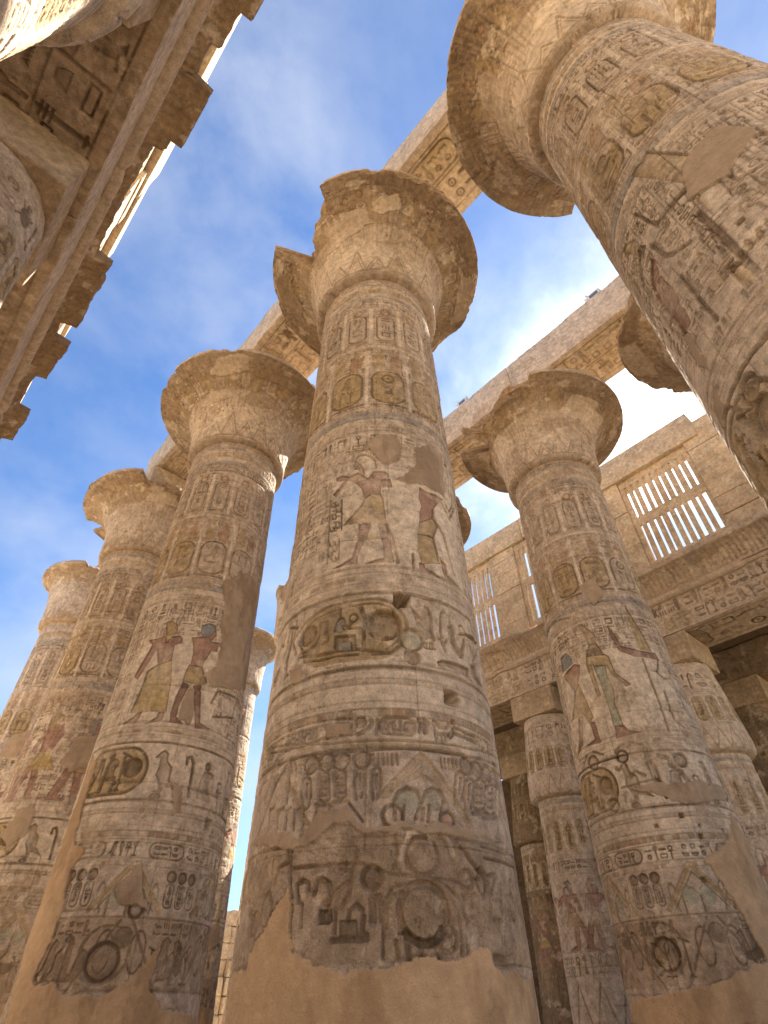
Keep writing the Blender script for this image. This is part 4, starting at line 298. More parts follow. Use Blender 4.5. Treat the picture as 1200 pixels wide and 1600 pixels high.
# ------------------------------------------------------------------ materials
def stone_mat(name, attr=True, base=(.45, .345, .235), bump=.6, scale=1.0, rough=.92):
    m = bpy.data.materials.new(name); m.use_nodes = True; t = m.node_tree; p = t.nodes['Principled BSDF']
    co = N(t, 'ShaderNodeTexCoord').outputs['Object']
    n1 = noise(t, co, .9 * scale, 6, .62, .3); n2 = noise(t, co, 7 * scale, 6, .65); n3 = noise(t, co, 60 * scale, 3, .6)
    if attr:
        a = N(t, 'ShaderNodeAttribute', attribute_name='pigment'); c = a.outputs['Color']
    else:
        v = N(t, 'ShaderNodeRGB'); v.outputs[0].default_value = (*base, 1); c = v.outputs[0]
        c = mixc(t, ramp(t, n1, (.42, 0.0), (.62, .75)), c, tuple(x * .66 for x in base))
        c = mixc(t, ramp(t, noise(t, co, 2.6 * scale, 5, .6), (.52, 0.0), (.66, .6)), c, (min(.7, base[0] * 1.35), base[1] * 1.38, base[2] * 1.45))
    gr = a.outputs['Alpha'] if attr else 1.0
    c = mixc(t, gr, c, ramp(t, n2, (.3, .66), (.7, 1.2)), 'MULTIPLY')
    c = mixc(t, gr, c, ramp(t, n3, (.3, .76), (.7, 1.2)), 'MULTIPLY')
    lk(t, c, p.inputs['Base Color']); p.inputs['Roughness'].default_value = rough
    p.inputs['Specular IOR Level'].default_value = .15
    hgt = mth(t, 'ADD', mth(t, 'MULTIPLY', n2, .06 / scale), mth(t, 'MULTIPLY', n3, .012 / scale))
    b = N(t, 'ShaderNodeBump'); b.inputs['Strength'].default_value = bump; b.inputs['Distance'].default_value = 1.0
    lk(t, hgt, b.inputs['Height']); lk(t, b.outputs[0], p.inputs['Normal'])
    return m
M_REL = stone_mat('carved_sandstone'); M_PLAIN = stone_mat('plain_sandstone', False, (.52, .395, .26)); M_DIM = stone_mat('aisle_shade_sandstone', False, (.21, .145, .09))  # the last one has the inner aisle's shade mixed into its colour
M_SAND = stone_mat('pale_sand', False, (.50, .39, .265), .3)
def flat_mat(name, col, rough=.5, metal=0.0):
    m = bpy.data.materials.new(name); m.use_nodes = True; t = m.node_tree; p = t.nodes['Principled BSDF']
    co = N(t, 'ShaderNodeTexCoord').outputs['Object']
    lk(t, mixc(t, ramp(t, noise(t, co, 9, 4), (.35, 0.0), (.7, .5)), col, tuple(x * .7 for x in col)), p.inputs['Base Color'])
    p.inputs['Roughness'].default_value = rough; p.inputs['Metallic'].default_value = metal; return m
M_METAL = flat_mat('grey_painted_metal', (.48, .49, .50), .5, .2); M_WHITE = flat_mat('pale_frame_paint', (.70, .70, .68)); M_GLASS = flat_mat('dark_lamp_glass', (.16, .16, .20), .15)

# ------------------------------------------------------------------ objects
def link(name, me, mat, parent=None):
    o = bpy.data.objects.new(name, me); S.collection.objects.link(o)
    if mat: me.materials.append(mat)
    if parent: o.parent = parent
    return o
def thing(name, label, cat, loc=(0, 0, 0), group=None):
    o = bpy.data.objects.new(name, None); S.collection.objects.link(o); o.location = loc; o.empty_display_size = .3
    o['label'] = label; o['category'] = cat; o['kind'] = 'thing'
    if group: o['group'] = group
    return o
def tag(o, label, cat, group=None):
    o['label'] = label; o['category'] = cat; o['kind'] = 'thing'
    if group: o['group'] = group
    return o
def grid(name, P, C, mat, parent=None, loc=(0, 0, 0), wrap=False, flip=False, smooth=True, caps=()):
    r, c = P.shape[:2]; P = P - np.array(loc)
    idx = np.arange(r * c).reshape(r, c); nx = np.roll(idx, -1, 1) if wrap else idx[:, 1:]
    a = idx if wrap else idx[:, :-1]
    q = np.stack([a[:-1], nx[:-1], nx[1:], a[1:]], -1).reshape(-1, 4)
    if flip: q = q[:, ::-1]
    V = P.reshape(-1, 3); loops = [q.reshape(-1)]; starts = [np.arange(len(q)) * 4]; ext = len(q) * 4
    for cap in caps:
        k = np.array(cap); loops.append(k); starts.append(np.array([ext])); ext += len(k)
    lo = np.concatenate(loops).astype(np.int32); st = np.concatenate(starts).astype(np.int32)
    me = bpy.data.meshes.new(name); me.vertices.add(len(V)); me.vertices.foreach_set('co', np.ascontiguousarray(V, np.float32).ravel())
    me.loops.add(len(lo)); me.loops.foreach_set('vertex_index', lo); me.polygons.add(len(st)); me.polygons.foreach_set('loop_start', st)
    if smooth: me.polygons.foreach_set('use_smooth', np.ones(len(st), bool))
    me.update(calc_edges=True); me.validate()
    if C is not None:
        at = me.attributes.new('pigment', 'FLOAT_COLOR', 'POINT'); K = np.ones((len(V), 4), np.float32); K[:, :C.shape[-1]] = np.clip(C.reshape(-1, C.shape[-1]), .01, 1.0)
        at.data.foreach_set('color', K.ravel())
    return link(name, me, mat, parent)
def bm_obj(name, bm, mat, parent=None, loc=(0, 0, 0), smooth=False):
    me = bpy.data.meshes.new(name); bmesh.ops.translate(bm, verts=bm.verts, vec=[-x for x in loc])
    bmesh.ops.recalc_face_normals(bm, faces=bm.faces); bm.to_mesh(me); bm.free()
    if smooth:
        for p in me.polygons: p.use_smooth = True
    return link(name, me, mat, parent)
RNG = random.Random(5)
def rock(bm, x0, x1, y0, y1, z0, z1, j=.03, cut=.06, rng=RNG):
    """a worn squared block: box, jittered corners, bevelled, edges cut and roughened"""
    vs = [bm.verts.new((x + rng.uniform(-j, j), y + rng.uniform(-j, j), z + rng.uniform(-j, j))) for x in (x0, x1) for y in (y0, y1) for z in (z0, z1)]
    fs = [bm.faces.new([vs[i] for i in f]) for f in ((0, 1, 3, 2), (4, 6, 7, 5), (0, 4, 5, 1), (2, 3, 7, 6), (0, 2, 6, 4), (1, 5, 7, 3))]
    es = {e for f in fs for e in f.edges}
    r = bmesh.ops.bevel(bm, geom=list(es), offset=cut * rng.uniform(.5, 1.2), segments=2, profile=.6, affect='EDGES')
    for v in r['verts']:
        v.co += Vector([rng.uniform(-1, 1) * cut * .25 for _ in range(3)])

# ------------------------------------------------------------------ surfaces of revolution with relief
def revolve(name, axis, prof, canv, mat, parent, scale_x, facing, capscut=None, coarse=.09):
    """prof(y) -> r, z; the canvas faces `facing`, the far side is plain and coarser"""
    ph = canv.xs / scale_x; lo, hi = ph[0], ph[-1]
    nb = max(8, int((2 * math.pi - (hi - lo)) / coarse)); back = hi + (2 * math.pi - (hi - lo)) * np.arange(1, nb) / nb
    r, z = prof(canv.ys)
    dz = np.gradient(z); dr = np.gradient(r); L = np.hypot(dz, dr) + 1e-9; nr, nz = dz / L, -dr / L
    h = canv.h; hb = np.stack([h[:, -1] * (1 - k / nb) + h[:, 0] * (k / nb) for k in range(1, nb)], 1)
    c4 = np.concatenate([canv.c, canv.a[..., None]], -1)
    cb = np.stack([c4[:, -1] * (1 - k / nb) + c4[:, 0] * (k / nb) for k in range(1, nb)], 1)
    h = np.concatenate([h, hb], 1); c = np.concatenate([c4, cb], 1); ph = np.concatenate([ph, back])
    Rr = r[:, None] + nr[:, None] * h; Z = z[:, None] + nz[:, None] * h
    if capscut is not None:
        lim = capscut(ph[None, :] + 0 * Rr, Z); cutm = np.clip((Rr - lim) / .04, 0, 1); Rr = np.minimum(Rr, lim)
        c[..., :3] += (np.array(PAL['brown'], np.float32) * 1.15 - c[..., :3]) * (cutm * .8)[..., None]
    A = facing + ph
    P = np.stack([axis[0] + Rr * np.cos(A)[None, :], axis[1] + Rr * np.sin(A)[None, :], Z], -1)
    n = P.shape[1]; top = [(P.shape[0] - 1) * n + i for i in range(n)]; bot = list(range(n))[::-1]
    return grid(name, P, c, mat, parent, (axis[0], axis[1], 0), True, caps=(top, bot))

def facing_of(ax): return math.atan2(-ax[1], -ax[0])
G = 1.65
COLS = dict(A1=(6.247, -5.646), A2=(14.005, -5.592), A3=(21.998, -5.539), A4=(29.75, -5.5), A0=(-1.228, -5.895), B1=(6.631, -15.171), B0=(-0.891, -15.126), B2=(14.684, -14.968), B3=(22.4, -15.0), B4=(30.1, -15.0))
ZN, ZR, RN, RB, RR = 16.6, 19.5, 1.509, 1.75, 3.35

def stripes(cv, y0, y1, n, cols, depth=.012, op=.55):
    for k in range(n):
        a = y0 + (y1 - y0) * k / n; b = y0 + (y1 - y0) * (k + 1) / n; cv.band(a, b, cols[k % len(cols)], op); cv.groove(a, .02, depth)
    cv.groove(y1, .02, depth)
def checker(cv, ya, yb, w, cols, rng, op=.6):
    x = cv.x0
    while x < cv.x1:
        cv.poly([(x, ya), (x + w * .85, ya), (x + w * .85, yb), (x, yb)], .004, rng.choice(cols), op); x += w

def great_relief(cv, key, seed, detail=2):
    rng = random.Random(seed); x0, x1 = cv.x0, cv.x1; D = 1.0 if detail > 1 else 1.4
    fig = TRACED['figs'].get(key, []); has = bool(fig)
    # broad washes of what is left of the white ground
    cv.band(6.25, 9.9, 'pale', .62); cv.band(4.05, 6.25, 'pale', .85); cv.band(9.9, 16.6, 'pale', .12); cv.band(3.1, 4.05, 'pale', .12)
    # rows of small worn signs that cover nearly the whole shaft
    y = 6.72 if res_ok(cv) else 99
    while y < 16.3:
        hh = rng.uniform(.15, .24); x = x0
        while x < x1 - .3:
            w = rng.uniform(.4, 1.4)
            if rng.random() < .8: cv.htext(x, min(x1, x + w), y, y + hh, rng.uniform(.010, .022), rng.choice(('grey', 'brown', 'brown', 'grey')), rng, .08)
            x += w + .06
        if rng.random() < .5: cv.groove(y - .03, .016, .010)
        y += hh + .07
    if key in ('A1', 'A2', 'B1'):
        xs_ = [p[0] for f in fig for p in f[1]]; q0, q1 = min(xs_) - .08, max(xs_) + .12
        sl = cv.box(q0, 6.72, q1, 8.95, 0)
        if sl is not None:
            fd = np.clip(np.minimum(np.minimum(cv.X[sl] - q0, q1 - cv.X[sl]), 8.95 - cv.Y[sl]) / .15 + .6 * (fbm(cv.X[sl], cv.Y[sl], 3, 4, seed + 66) - .3), 0, 1)
            cv.h[sl] *= 1 - .9 * fd; cv.c[sl] += (np.array(PAL['pale'], np.float32) - cv.c[sl]) * (fd * .75)[..., None]
    # ties under the capital
    stripes(cv, 15.35, 16.55, 6, ['blue', 'pale', 'ochre', 'pale', 'blue', 'rust'], .016, .4)
    cv.htext(x0, x1, 15.0, 15.3, .03 * D, 'grey', rng, .15)
    # upper frieze
    x = x0 + rng.uniform(0, .4)
    while x < x1:
        cv.cartouche(x, 13.25, 14.5, .46, .03 * D, 'stone', rng, 'grey'); cv.ring(x, 14.68, .12, .05, .02, 'rust'); cv.line([(x + .36, 13.2), (x + .36, 14.85)], .1, .014, 'pale'); x += .74
    stripes(cv, 12.98, 13.2, 2, ['pale', 'stone'])
    # great frieze of cartouches with plumes
    x = x0 + rng.uniform(-.3, .5)
    while x < x1:
        cv.cartouche(x, 10.78, 12.02, .74, .035 * D, 'ochre' if int(x * 7) % 3 else 'stone', rng, 'grey', 'grey')
        for s_ in (-1, 1):
            cv.poly([(x + s_ * .05, 12.08), (x + s_ * .33, 12.08), (x + s_ * .36, 12.5), (x + s_ * .22, 12.86), (x + s_ * .08, 12.6)], .018, 'rust' if s_ > 0 else 'ochre', .7)
        cv.line([(x + .48, 10.75), (x + .48, 12.2)], .07, .012, 'pale'); cv.poly([(x + .36, 12.2), (x + .6, 12.2), (x + .52, 12.55), (x + .58, 12.85), (x + .38, 12.85), (x + .44, 12.55)], .01, 'pale', .8)
        x += .96
    stripes(cv, 9.95, 10.72, 4, ['stone', 'pale', 'blue', 'stone'], .018, .5)
    # scene: columns of writing above and between, figures
    pt = .25 if key == 'A0' else .34; vd = .018 if key == 'A0' else .03
    cols = [(x0 + k * pt, x0 + k * pt + pt * .8) for k in range(int((x1 - x0) / pt))]
    fb = [(min(p[0] for p in f[1]) - .1, max(p[0] for p in f[1]) + .1) for f in fig]
    for a, b in cols:
        inside = any(a < f1 and b > f0 for f0, f1 in fb) and not (key == 'A0' and rng.random() < .6)
        yb = 9.35 if inside or (not has and int(a * 3) % 5) else rng.choice((6.8, 7.4, 8.2))
        if rng.random() < .92: cv.vtext(a, b, yb, 9.85, vd * D, rng.choice(('shade_ink', 'grey', 'shade_ink')), rng)
        cv.line([(b + .035, yb), (b + .035, 9.88)], .018, .012, 'shade_ink', .6)
    if not has:
        for k in range(int((x1 - x0) / 1.35)): person_relief(cv, x0 + .6 + k * 1.35 + rng.uniform(-.1, .1), 6.7, 2.45, rng, D)
    for colr, pts in fig:
        if len(pts) > 2: cv.poly(pts, .045 * D, colr, .95, soft=.06, flat=.25, edge='shade_ink')
    for pts, w in TRACED['lines'].get(key, []):
        if len(pts) > 1: cv.line(pts, w, .04 * D, 'shade_ink', .7)
    cv.groove(6.66, .03, .02); checker(cv, 6.42, 6.5, .22, ['rust', 'pale', 'grey', 'pale'], rng); cv.groove(6.55, .02, .012); cv.groove(6.36, .02, .012)
    # the great name band
    cv.line([(x0, 6.2), (x1, 6.2)], .05, .03, 'grey'); cv.line([(x0, 5.02), (x1, 5.02)], .05, .03, 'grey')
    anchor = {'A1': (-1.24, .43), 'A2': (-1.9, -.34)}.get(key, (x0 + .6, x0 + 2.2))
    xa, xb = anchor
    def bigcart(xa, xb):
        cv.rrect(xa, 5.14, xb, 6.08, .45, .055, .045, 'grey', 'ochre', fop=1.0); w = xb - xa; dp = .075
        cv.ring(xa + .2 * w * .55, 5.5, .14, .05, dp, 'grey'); cv.line([(xa + .12 * w, 5.2), (xa + .2 * w, 5.32), (xa + .28 * w, 5.75)], .05, dp, 'grey')
        cv.glyph('crook', xa + .31 * w, 5.42, .5, dp, 'grey', -1); cv.glyph('man', xa + .46 * w, 5.5, .5, dp, 'grey'); cv.line([(xa + .4 * w, 5.22), (xa + .4 * w, 5.46), (xa + .58 * w, 5.46), (xa + .58 * w, 5.22)], .09, dp, 'grey')
        cv.glyph('ankh', xa + .55 * w, 5.5, .36, .03, 'grey'); cv.glyph('was', xa + .665 * w, 5.2, .78, dp, 'grey'); cv.ell(xb - .17 * w - .05, 5.66, .21, .21, dp * 1.3, 'grey', dome=.55)
        cv.line([(xa + .08 * w, 5.2), (xa + .36 * w, 5.2)], .06, dp * .6, 'grey')
        x = xb + .12
        for g, k, wd in (('vulture', .86, .6), ('crook', .84, .2), ('man', .8, .5), ('ankh', .5, .3), ('throne', .8, .45), ('owl', .8, .55), ('reed', .84, .3), ('hawk', .8, .5)):
            if x + wd > x1: break
            cv.glyph(g, x + wd / 2, 5.18, k, .075, 'grey', -1 if g in ('vulture', 'crook') else 1)
            if g in ('vulture', 'throne'): cv.ell(x + wd * .3, 5.1, .1, .07, .05, 'grey')
            x += wd + .08
        return x
    if key == 'A1':
        cv.rrect(xa, 5.12, xb, 6.1, .48, .01, .0, None, 'ochre', fop=.9); x = x1
    else: x = bigcart(xa, xb)
    while x + 1.7 < x1: x = bigcart(x + .1, x + 1.7)
    if xa - 1.0 > x0: cv.htext(x0, xa - .08, 5.2, 6.05, .05, 'grey', rng, .1)
    # pale bands
    for y in (4.98, 4.86, 4.78, 4.55, 4.45, 4.36): cv.groove(y, .022, .012)
    cv.band(4.79, 4.85, 'grey', .45); cv.band(4.36, 4.46, 'brown', .55); checker(cv, 4.36, 4.45, .16, ['pale', 'rust', 'brown', 'grey'], rng)
    # inscription row
    cv.groove(4.3, .03, .02); cv.groove(3.98, .03, .02)
    cv.band(3.98, 4.3, 'pale', .35); x = x0
    while x < x1 - .4:
        if key == 'A1' and -1.75 < x < 1.6: x += .3; continue
        if rng.random() < .3 and x + .8 < x1:
            cv.rrect(x + .03, 4.0, x + .72, 4.27, .13, .03, .035, 'grey', 'stone'); cv.htext(x + .12, x + .66, 4.04, 4.23, .035 * D, 'shade_ink', rng, .1); x += .8
        else: cv.htext(x, min(x1, x + .7), 4.02, 4.27, .045 * D, 'shade_ink', rng, .1); x += .72
    checker(cv, 3.87, 3.94, .12, ['brown', 'stone', 'pale'], rng); cv.groove(3.86, .02, .012)
    # sun discs, cobras and names between tall leaf sheaths
    x = x0 - .3 + rng.uniform(0, .4)
    off = {'A1': .12, 'A2': -.1, 'B1': .3}.get(key, 0)
    for k in range(-3, 4):
        xc = off + k * 1.95
        if key == 'A1' and abs(k) < 2: continue
        cv.line([(xc - .62, 3.15), (xc, 3.9), (xc + .62, 3.15)], .1, .02, 'ochre', .9); cv.line([(xc - .5, 3.15), (xc, 3.76), (xc + .5, 3.15)], .03, .015, 'brown')
        for s_ in (-.17, .17): cv.ell(xc + s_, 3.36, .15, .17, .03, 'green', .7); cv.line([(xc + s_ - .14, 3.05), (xc + s_ - .14, 3.36)], .04, .025, 'grey')
        for q in range(3):
            xx = xc + .98 + (q - 1) * .235; cv.cartouche(xx, 3.22, 3.60, .16, .03 * D, 'stone', rng, 'shade_ink', 'shade_ink', False); cv.ell(xx, 3.72, .085, .085, .05 * D, 'grey'); cv.ring(xx, 3.72, .09, .03, .05, 'shade_ink')
        for s_ in (-1, 1):
            xx = xc + .98 + s_ * .5; cv.ring(xx, 3.42, .16, .035, .028 * D, 'brown', asp=.38); cv.line([(xx, 3.3), (xx + s_ * .05, 3.12)], .035, .025, 'brown')
    cv.groove(3.05, .03, .02, 'grey')
    # lowest register, sooty
    cv.band(2.0, 3.05, 'brown', .6)
    for k in range(-2, 3):
        xc = off + .1 + k * 1.95
        if key == 'A1' and abs(k) < 2: continue
        cv.line([(xc - .75, 1.95), (xc - .1, 3.0)], .04, .03, 'dark', .6); cv.line([(xc + .75, 1.95), (xc + .1, 3.0)], .04, .03, 'dark', .6)
        for q in (-.28, .28): cv.ring(xc + q, 2.55, .3, .04, .03, 'grey', asp=.45)
        cv.ell(xc, 2.75, .16, .16, .035, 'grey')
        for q in range(5): cv.glyph(rng.choice(TALL), xc + .55 + q * .19, 2.1 + (q % 2) * .05, rng.uniform(.5, .7), .035, 'dark', 1)
        cv.htext(xc + .5, xc + 1.4, 2.78, 3.0, .02, 'dark', rng)
    for (x, y), r in TRACED['rings'].get(key, []):
        if key == 'A1': continue
        cv.ell(x, y, r * 1.05, r, .07, 'dark', .45, dome=1.0); cv.ring(x, y, r * 1.02, .055, .085, 'dark', .8)
        if r > .2: cv.ring(x, y + .1, r * 1.55, .05, .03, 'grey', .6)

    if key == 'A1':
        for q in TRACED_MORE:
            if q[0] in 'pl' and len(q[1]) < 2: continue
            if q[0] == 'p': cv.poly(q[1], q[3], q[2], .6, soft=.04, flat=.5, edge='shade_ink')
            elif q[0] == 'l': cv.line(q[1], q[4], q[3], q[2], .62)
            elif q[0] == 'r': cv.ring(q[1][0], q[1][1], q[5], q[4], q[3], q[2], .62, q[6])
            else: cv.ell(q[1][0], q[1][1], q[4], q[4], q[3], q[2], .6, dome=.5)

def person_relief(cv, x, y, k, rng, D):
    f = rng.choice((1, -1)); q = lambda pts: [(x + f * a * k, y + b * k) for a, b in pts]
    kil = rng.choice(('ochre', 'ochre', 'yellow', 'pale'))
    for col, pts in (('red', [(-.06, 0), (.16, 0), (.0, .06), (-.0, .2), (-.03, .42), (-.12, .42)]), ('red', [(-.34, 0), (-.14, 0), (-.22, .06), (-.12, .42), (-.22, .4)]),
                     (kil, [(-.22, .34), (.16, .36), (.05, .58), (-.1, .58)]), ('red', [(-.1, .58), (.05, .58), (.13, .78), (.34, .68), (.36, .74), (.14, .86), (-.16, .86), (-.24, .6), (-.19, .58), (-.12, .78)]),
                     ('red', [(-.02, .84), (.06, .84), (.1, .9), (.08, .98), (-.02, 1.0)]), (rng.choice(('blue', 'ochre', 'pale')), [(-.1, .84), (-.02, .86), (-.01, 1.02), (.05, 1.06), (-.06, 1.1), (-.12, 1.0)])):
        cv.poly(q(pts), .035 * D, col, .9, soft=.06, flat=.25, edge='dred')

def drum_joints(rng, x0, x1, y0=.9, y1=16.2):
    out = []; y = y0
    while y < y1:
        a = rng.uniform(0, 2.4); out.append((y, [v for v in np.arange(x0 + a, x1, 2.7)])); y += rng.uniform(.95, 1.15)
    return out

def bell_prof(ys):
    # ys: arc length from the neck; precomputed control curve of the open papyrus bell
    t = np.array([0, .06, .14, .22, .45, .9, 1.4, 1.9, 2.35, 2.8, 3.2, 3.52, 3.72, 3.76, 4.02])
    r = np.array([1.50, 1.66, 1.73, 1.75, 1.755, 1.77, 1.83, 1.95, 2.15, 2.47, 2.83, 3.14, 3.34, 3.36, 3.34])
    z = np.array([16.50, 16.52, 16.58, 16.66, 16.90, 17.36, 17.86, 18.36, 18.78, 19.09, 19.27, 19.37, 19.41, 19.43, 19.60])
    return np.interp(ys, t, r), np.interp(ys, t, z)

def capital_relief(cv, seed, detail=2):
    rng = random.Random(seed); x0, x1 = cv.x0, cv.x1; D = 1.0
    cv.band(.2, 4.1, 'ochre', .08); cv.band(2.3, 3.75, 'brown', .7); cv.band(.25, 1.7, 'pale', .4)  # brown towards the rim carries part of the underside's shade
    rim_shade_stain = sst(.44, .6, fbm(cv.X * .8, cv.Y, 1.1, 5, seed + 77, .6)) * sst(2.0, 3.2, cv.Y); cv.c += (np.array(PAL['dark'], np.float32) * 1.15 - cv.c) * (rim_shade_stain * .6)[..., None]  # stain patches that also paint in shade under the rim
    # canvas x is angle * G; draw stems along the bell
    n = 0; x = x0
    while x < x1:
        ht = (1.35, .9)[n % 2]
        cv.line([(x, .22), (x + .26, ht), (x + .52, .22)], .05, .022, 'brown', .7); cv.line([(x + .09, .22), (x + .26, ht - .3), (x + .43, .22)], .035, .015, 'rust', .6)
        x += .52; n += 1
    cv.groove(.2, .05, .03); cv.line([(x0, 1.62), (x1, 1.62)], .02, .012, 'brown', .5)
    x = x0
    while x < x1:
        k = rng.random(); y = 1.2 + .4 * k
        while y < 3.6:
            e = min(3.7, y + rng.uniform(.8, 2.2)); cv.line([(x + rng.uniform(-.012, .012), y), (x + rng.uniform(-.012, .012), e)], .028, .014, rng.choice(('brown', 'ochre', 'grey', 'dark')), .42); y = e + rng.uniform(.0, .25)
        if rng.random() < .4: cv.ring(x + .05, 3.05, .1, .03, .02, 'grey', asp=.5)
        x += rng.uniform(.07, .15)
    x = x0 + .3
    while x < x1:
        cv.cartouche(x, 2.35, 2.95, .22, .022, 'stone', rng, 'brown', 'brown'); cv.ring(x, 3.15, .09, .045, .022, 'rust', asp=.6)
        cv.poly([(x + .22, 2.4), (x + .38, 2.4), (x + .42, 2.9), (x + .3, 3.1), (x + .18, 2.9)], .015, 'ochre', .6); x += .66
    cv.groove(3.35, .03, .015); cv.band(3.76, 4.1, 'stone', .8)

def res_ok(cv): return cv.res < .03
def has_fig(key): return bool(TRACED['figs'].get(key))
def great_column(key, name, label, seed, res, front=1.75, breaks=(), detail=2, zmin=0.0, capres=None, capfront=2.35, plasters=True, joints=True, flare=1.0, ztop=None, tone='stone', abacus=True):
    ax = COLS[key]; f = facing_of(ax)
    t = thing(name, label, 'column', (ax[0], ax[1], 0), 'great open papyrus columns of the nave')
    cv = Canvas(-front * G, front * G, zmin, ZN - .02, res, seed, tone)
    great_relief(cv, key, seed, detail)
    rng = random.Random(seed + 1)
    cv.age(.75 if has_fig(key) else 1.0, drum_joints(rng, cv.x0, cv.x1))
    for pts in TRACED['plaster'].get(key, []):
        if len(pts) > 2: cv.plaster(pts, 'patch' if min(p[1] for p in pts) > 2.2 else 'plaster')
    if key not in ('A1', 'A2', 'B1'):
        cv.plaster([(cv.x0 - .1, -.5), (cv.x0 - .1, 2.0 + rng.uniform(-.2, .3)), (-1, 1.8 + rng.uniform(0, .4)), (0, 2.1), (1, 1.8 + rng.uniform(0, .4)), (cv.x1 + .1, 2.0), (cv.x1 + .1, -.5)])
        for _ in range(3):
            x, y = rng.uniform(-1.6, 1.6), rng.uniform(3, 12); w, hh = rng.uniform(.3, .7), rng.uniform(.3, .9)
            cv.plaster([(x - w, y - hh * .6), (x - w * .2, y - hh), (x + w, y - hh * .3), (x + w * .7, y + hh), (x - w * .5, y + hh * .7)], 'patch')
    for (x, y), w in TRACED['holes'].get(key, []): cv.hole(x, y, w * .95, .45 if w > .1 else .16)
    revolve('shaft', ax, lambda y: (RB + (RN - RB) * y / ZN, y), cv, M_REL, t, G, f)
    cc = Canvas(-capfront * G, capfront * G, 0, 4.02, capres or res * 1.4, seed + 9)
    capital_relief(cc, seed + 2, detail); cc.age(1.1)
    for _ in range(7):
        x, y = rng.uniform(-3, 3), rng.uniform(1.6, 3.6); w, hh = rng.uniform(.25, .8), rng.uniform(.2, .6)
        cc.plaster([(x - w, y - hh * .6), (x - w * .2, y - hh), (x + w, y - hh * .3), (x + w * .7, y + hh), (x - w * .5, y + hh * .7)], rng.choice(('stone', 'brown', 'pale', 'stone')), .5, .12)
    def cut(A, Z):
        A = (A + math.pi) % (2 * math.pi) - math.pi; lim = np.full(A.shape, 9.0)
        nz_ = .70 * (fbm(A * 2.6, Z * 1.5, 1.6, 4, seed + 5, .55) - .5)
        A = A + .16 * (fbm(A * 1.5, Z * 2.0, 2.2, 5, seed + 6, .6) - .5)
        for a0, a1, *rc in breaks:
            rc = np.interp(A, (a0, a1), rc) if len(rc) == 2 else np.interp(Z, (18.2, 19.5), rc[0]) if isinstance(rc[0], tuple) else rc[0]
            m = sst(a0 - .02, a0 + .06, A) * (1 - sst(a1 - .06, a1 + .02, A)); lim = np.minimum(lim, 9 - (9 - rc - nz_) * m)
        e = 3.36 - .20 * sst(.56, .78, fbm(A * 1.7, Z * .8, 1.3, 5, seed + 8, .6)) - .05 * fbm(A * 6, Z * 3, 1.5, 3, seed + 18); return np.minimum(lim, e)
    def prof(y):
        r, z = bell_prof(y); return np.where(z > 16.7, np.minimum(r, 1.76) + np.maximum(r - 1.76, 0) * flare, r), z
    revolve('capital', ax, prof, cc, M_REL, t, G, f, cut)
    if abacus == 'stump':
        bm = bmesh.new(); rock(bm, ax[0] - .9, ax[0] + 1.2, ax[1] - 1.5, ax[1] + .35, 19.6, 20.75, .12, .14, random.Random(seed)); bm_obj('abacus', bm, M_PLAIN, t, (ax[0], ax[1], 0))
    elif abacus:
        bm = bmesh.new(); rock(bm, ax[0] - 1.25, ax[0] + 1.25, ax[1] - 1.22, ax[1] + 1.22, 19.63, 21.58, .03, .07, random.Random(seed)); bm_obj('abacus', bm, M_PLAIN, t, (ax[0], ax[1], 0))
    return t

